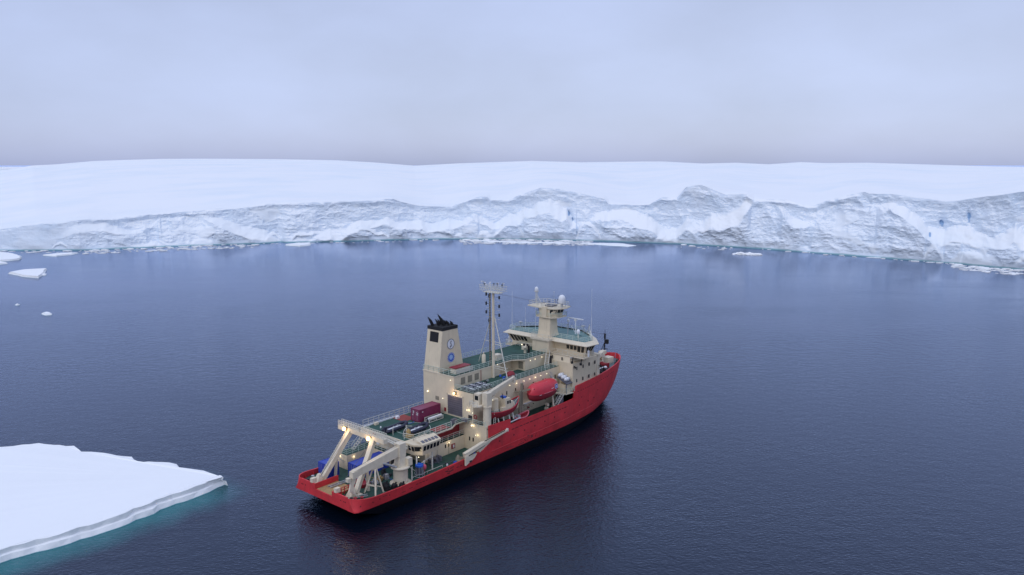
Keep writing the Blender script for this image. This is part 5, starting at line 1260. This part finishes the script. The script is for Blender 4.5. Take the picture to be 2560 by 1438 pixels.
m = MB(); m.slab([(2.72, -1.66, 2.4), (3.0, -1.63, 2.4), (3.0, -1.6, 2.72), (2.72, -1.62, 2.72)], (0, -.04, 0)); m.bar((2.3, -1.70, 2.05), (3.4, -1.57, 2.1), .03, .06); m.bar((2.3, -1.6, 3.02), (3.4, -1.44, 3.02), .03, .06); m.bar((2.3, -1.69, 2.05), (2.3, -1.6, 3.02), .05, .03); m.bar((3.4, -1.57, 2.1), (3.4, -1.44, 3.02), .05, .03); part(m, 'sticker_star', 'white', st)
m = MB(); m.box(-4.1, -3.2, -.9, .9, 2.6, 3.3); part(m, 'hatch', 'maroon', lb)

# work boat
wb = on_ship('work_boat', 39.6, -7.6, 9.1, 'red-hulled work boat with a cream wheelhouse cradled behind the tall crane column', 'work boat')
rs = boat_rings(10.2, 3.3, 0, 1.6, sheer=.45, bowp=.8, sternp=.22)
full = []
for i, r_ in enumerate(rs):
    u = -1+2*i/18; up_ = .95*max(0, u)**2+.1
    full.append([(x, -y, z+up_) for x, y, z in reversed(r_)]+[(x, y, z+up_) for x, y, z in r_[1:]])
m = MB(); m.loft(full, close=False, caps=False); part(m, 'hull', 'maroon', wb)
m = MB()
ls = [(r_[0][0], r_[0][1]*.96, r_[0][2]-.25) for r_ in full]; rsd = [(r_[-1][0], r_[-1][1]*.96, r_[-1][2]-.25) for r_ in full]
m._add(ls+rsd, [(i, i+1, 19+i+1, 19+i) for i in range(18)]); part(m, 'deck', 'deckgrey', wb)
m = MB()
for s_ in (0, -1):
    for a, b2 in zip(full[:-1], full[1:]): m.bar(a[s_], b2[s_], .12, .14)
part(m, 'gunwale', 'boatred', wb)
m = MB(); m.prism([(-.4, -1.1), (1.7, -1.1), (1.7, 1.1), (-.4, 1.1)], 1.4, 3.9, top=[(-.4, -1.0), (1.2, -1.0), (1.2, 1.0), (-.4, 1.0)])
m.prism([(1.6, -1.1), (3.6, -.7), (3.6, .7), (1.6, 1.1)], 1.5, 2.9, top=[(1.3, -1.0), (2.6, -.5), (2.6, .5), (1.3, 1.0)]); m.box(-1.3, -.4, -1.2, -.3, 1.4, 2.3)
wh = part(m, 'wheelhouse', 'cream', wb)
for x in (.15, .85):
    m = MB(); m.box(x, x+.45, -1.09, -1.03, 2.75, 3.4); part(m, 'window', 'glass', wh)
m = MB(); m.box(1.42, 1.5, -.8, .8, 2.8, 3.3); part(m, 'window', 'glass', wh)
m = MB(); m.tube((-1.9, .5, 1.4), (-1.9, .5, 4.1), .75, 14); m.tube((-1.5, .5, 1.5), (-2.3, .5, 1.5), .6, 8); part(m, 'drum', 'cream', wb)
m = MB(); m.box(-.2, .5, -.5, .5, 3.95, 4.3); part(m, 'blue_cover', 'bluep', wh)
m = MB(); m.tube((-.4, -.3, 3.9), (-.6, -.3, 5.2), .12, 6, r2=.04); m.bar((-.6, .6, 4.0), (.9, .6, 4.4), .05, .05); m.sphere((.8, -.2, 4.1), .18, 8, 6); part(m, 'signal_mast', 'dark', wh)
m = MB()
for x in (-4.2, -2.9, 2.2, 3.2, 4.0): m.tube((x, -1.35 if x < 3 else -.9, 1.6), (x, -1.35 if x < 3 else -.9, 2.5), .04, 5)
m.tube((2.2, -1.2, 2.6), (4.3, -.6, 3.2), .04, 5); m.tube((-4.2, -1.35, 2.5), (-2.9, -1.35, 2.5), .04, 5); part(m, 'hand_rail', 'railw', wb)
m = MB()
for x in (-2.6, -1.0, .8, 2.0): m.bar((x, -1.2, -.8), (x, -.9, .5), .18, .25); m.bar((x, 1.2, -.8), (x, .9, .5), .18, .25)
part(m, 'cradle', 'railw', wb)

# rescue boat
rb = on_ship('rescue_boat', 45.0, -8.0, 6.95, 'small open pinkish red rescue boat in the gap of the starboard bulwark', 'rescue boat')
rs = boat_rings(4.9, 2.0, 0, .85, sheer=.3, bowp=.8, sternp=.25); full = []
for i, r_ in enumerate(rs):
    u = -1+2*i/18; up_ = .35*max(0, u)**2
    full.append([(x, -y, z+up_) for x, y, z in reversed(r_)]+[(x, y, z+up_) for x, y, z in r_[1:]])
m = MB(); m.loft(full, close=False, caps=False); part(m, 'hull', 'boatred', rb)
m = MB()
for s_ in (0, -1):
    for a, b2 in zip(full[:-1], full[1:]): m.tube(a[s_], b2[s_], .14, 7)
part(m, 'gunwale', mat('pink_red', (.62, .16, .2), .5), rb)
m = MB(); ls = [(r_[0][0], r_[0][1]*.9, r_[0][2]-.3) for r_ in full]; rsd = [(r_[-1][0], r_[-1][1]*.9, r_[-1][2]-.3) for r_ in full]
m._add(ls+rsd, [(i, i+1, 19+i+1, 19+i) for i in range(18)]); part(m, 'deck', 'maroon', rb)
m = MB(); m.box(-2.5, -1.9, -.3, .3, .6, 1.5); m.box(-1.5, -.7, -.5, .4, .8, 1.4); part(m, 'outboard_motor', 'steel', rb)
m = MB(); m.bar((-2.4, -.9, -.2), (2.2, -.9, -.1), .14, .14); m.bar((-2.4, .9, -.2), (2.2, .9, -.1), .14, .14)
for x in (-2, 0, 2): m.bar((x, -.9, -.55), (x, .9, -.15), .12, .12)
part(m, 'cradle', 'railw', rb)
m = MB(); m.bar((40.1, -9.15, 8.0), (43.4, -9.15, 8.15), .16, .16); part(m, 'bulwark_gate', 'white')

# life raft canisters
for k, (y, z) in enumerate(((-6.5, 12.95), (-7.35, 12.6), (-8.2, 12.25))):
    lab = ('highest of the three white life raft canisters on the rack by the side opening', 'middle of the three white life raft canisters on the rack by the side opening', 'lowest and outermost of the three white life raft canisters on the rack')[k]
    r_ = on_ship('life_raft_canister', 61.2, y, z, lab, 'life raft', 'white life raft canisters')
    m = MB(); n_ = 14; prof = [(-.85, .12), (-.78, .36), (-.6, .43), (-.05, .43), (-.04, .46), (.04, .46), (.05, .43), (.6, .43), (.78, .36), (.85, .12)]
    rings = [[(x, q*math.cos(2*math.pi*j/n_), .25+q*math.sin(2*math.pi*j/n_)) for j in range(n_)] for x, q in prof]
    m.loft(rings); part(m, 'shell', 'white', r_)
    m = MB()
    for x in (-.5, .5): m.tube((x-.03, 0, .25), (x+.03, 0, .25), .45, 14)
    m.box(-.6, .6, -.3, .3, -.2, -.12); part(m, 'strap', 'steel', r_)
# red buoy drum by the hangar roof rail
r_ = on_ship('towed_float', 46.8, -3.6, 14.85, 'round dark red float lying on the hangar roof behind the railing', 'float')
m = MB(); m.sphere((0, 0, .85), .85, 14, 9, (1.35, 1, 1)); part(m, 'shell', 'maroon', r_)
m = MB(); m.box(-.9, .9, -.6, -.4, 0, .3); m.box(-.9, .9, .4, .6, 0, .3); part(m, 'cradle', 'railw', r_)
# gas cylinder bundles on the hangar roof
rng = random.Random(14)
proto = None; k = 0
wherel = [('nearest the corner railing', 34.3, -4.2), ('second along the outer rail', 36.3, -4.2), ('third along the outer rail', 38.3, -4.2), ('against the louvred wall', 34.6, -2.2), ('middle of the inner row', 36.5, -2.3), ('forward end of the inner row', 38.4, -2.4)]
for lab, x, y in wherel:
    L_ = 'dark gas cylinders with white caps, '+lab
    if proto is None:
        proto = on_ship('cylinder_bundle', x, y, 14.85, L_, 'gas cylinders', 'gas cylinder bundles on the hangar roof')
        m = MB(); [m.bar((-.8, yy, z), (.8, yy, z), .08, .08) for yy in (-.7, .7) for z in (.1, .7)]; [m.bar((xx, -.7, .1), (xx, .7, .1), .08, .08) for xx in (-.8, .8)]; part(m, 'rack_frame', 'steel', proto)
        for yy in (-.5, 0, .5):
            m = MB(); m.tube((-.8, yy, .4), (.7, yy, .42), .23, 10); m.sphere((-.8, yy, .4), .23, 8, 5); cyl = part(m, 'cylinder', 'rubber', proto)
            m = MB(); m.tube((.68, yy, .42), (.95, yy, .42), .17, 8); part(m, 'cap', 'white', cyl)
            m = MB(); m.box(-.35, -.05, yy-.2, yy+.2, .58, .68); part(m, 'strap', 'white', cyl)
    else: dup(proto, s2w(x, y, 14.85), SROT+rng.uniform(-.15, .15), L_)
# CTD rosette
ct = on_ship('water_sampling_rosette', 16.6, -6.9, 3.1, 'blue-topped round water sampling frame standing on the green side deck', 'sampling frame')
m = MB()
for z, r2 in ((.15, .95), (.7, .95)):
    for j in range(16):
        a, b2 = 2*math.pi*j/16, 2*math.pi*(j+1)/16; m.tube((r2*math.cos(a), r2*math.sin(a), z), (r2*math.cos(b2), r2*math.sin(b2), z), .04, 5)
for j in range(8):
    a = 2*math.pi*j/8; m.tube((.95*math.cos(a), .95*math.sin(a), .1), (.6*math.cos(a), .6*math.sin(a), 2.0), .035, 5)
part(m, 'frame', 'steel', ct)
for j in range(10):
    a = 2*math.pi*j/10; m = MB(); m.tube((.6*math.cos(a), .6*math.sin(a), .4), (.6*math.cos(a), .6*math.sin(a), 1.9), .1, 8); part(m, 'bottle', 'greyp', ct)
m = MB(); m.tube((0, 0, 2.0), (0, 0, 2.35), .78, 16); m.tube((0, 0, 2.35), (0, 0, 2.55), .35, 10); part(m, 'top_ring', 'bluep', ct)
fl_ = on_ship('net_float', 17.9, -6.8, 3.1, 'upright pink and white marker float beside the blue-topped sampling frame', 'float')
m = MB(); m.lathe((0, 0, 0), [(.12, 0), (.12, .9), (.38, 1.0), (.45, 1.4), (.38, 1.8), (.1, 1.95)], 10); part(m, 'shell', mat('pink_float', (.65, .10, .16), .5), fl_)
m = MB(); m.tube((0, 0, 1.9), (.05, .05, 2.7), .07, 6); part(m, 'pole', 'white', fl_)
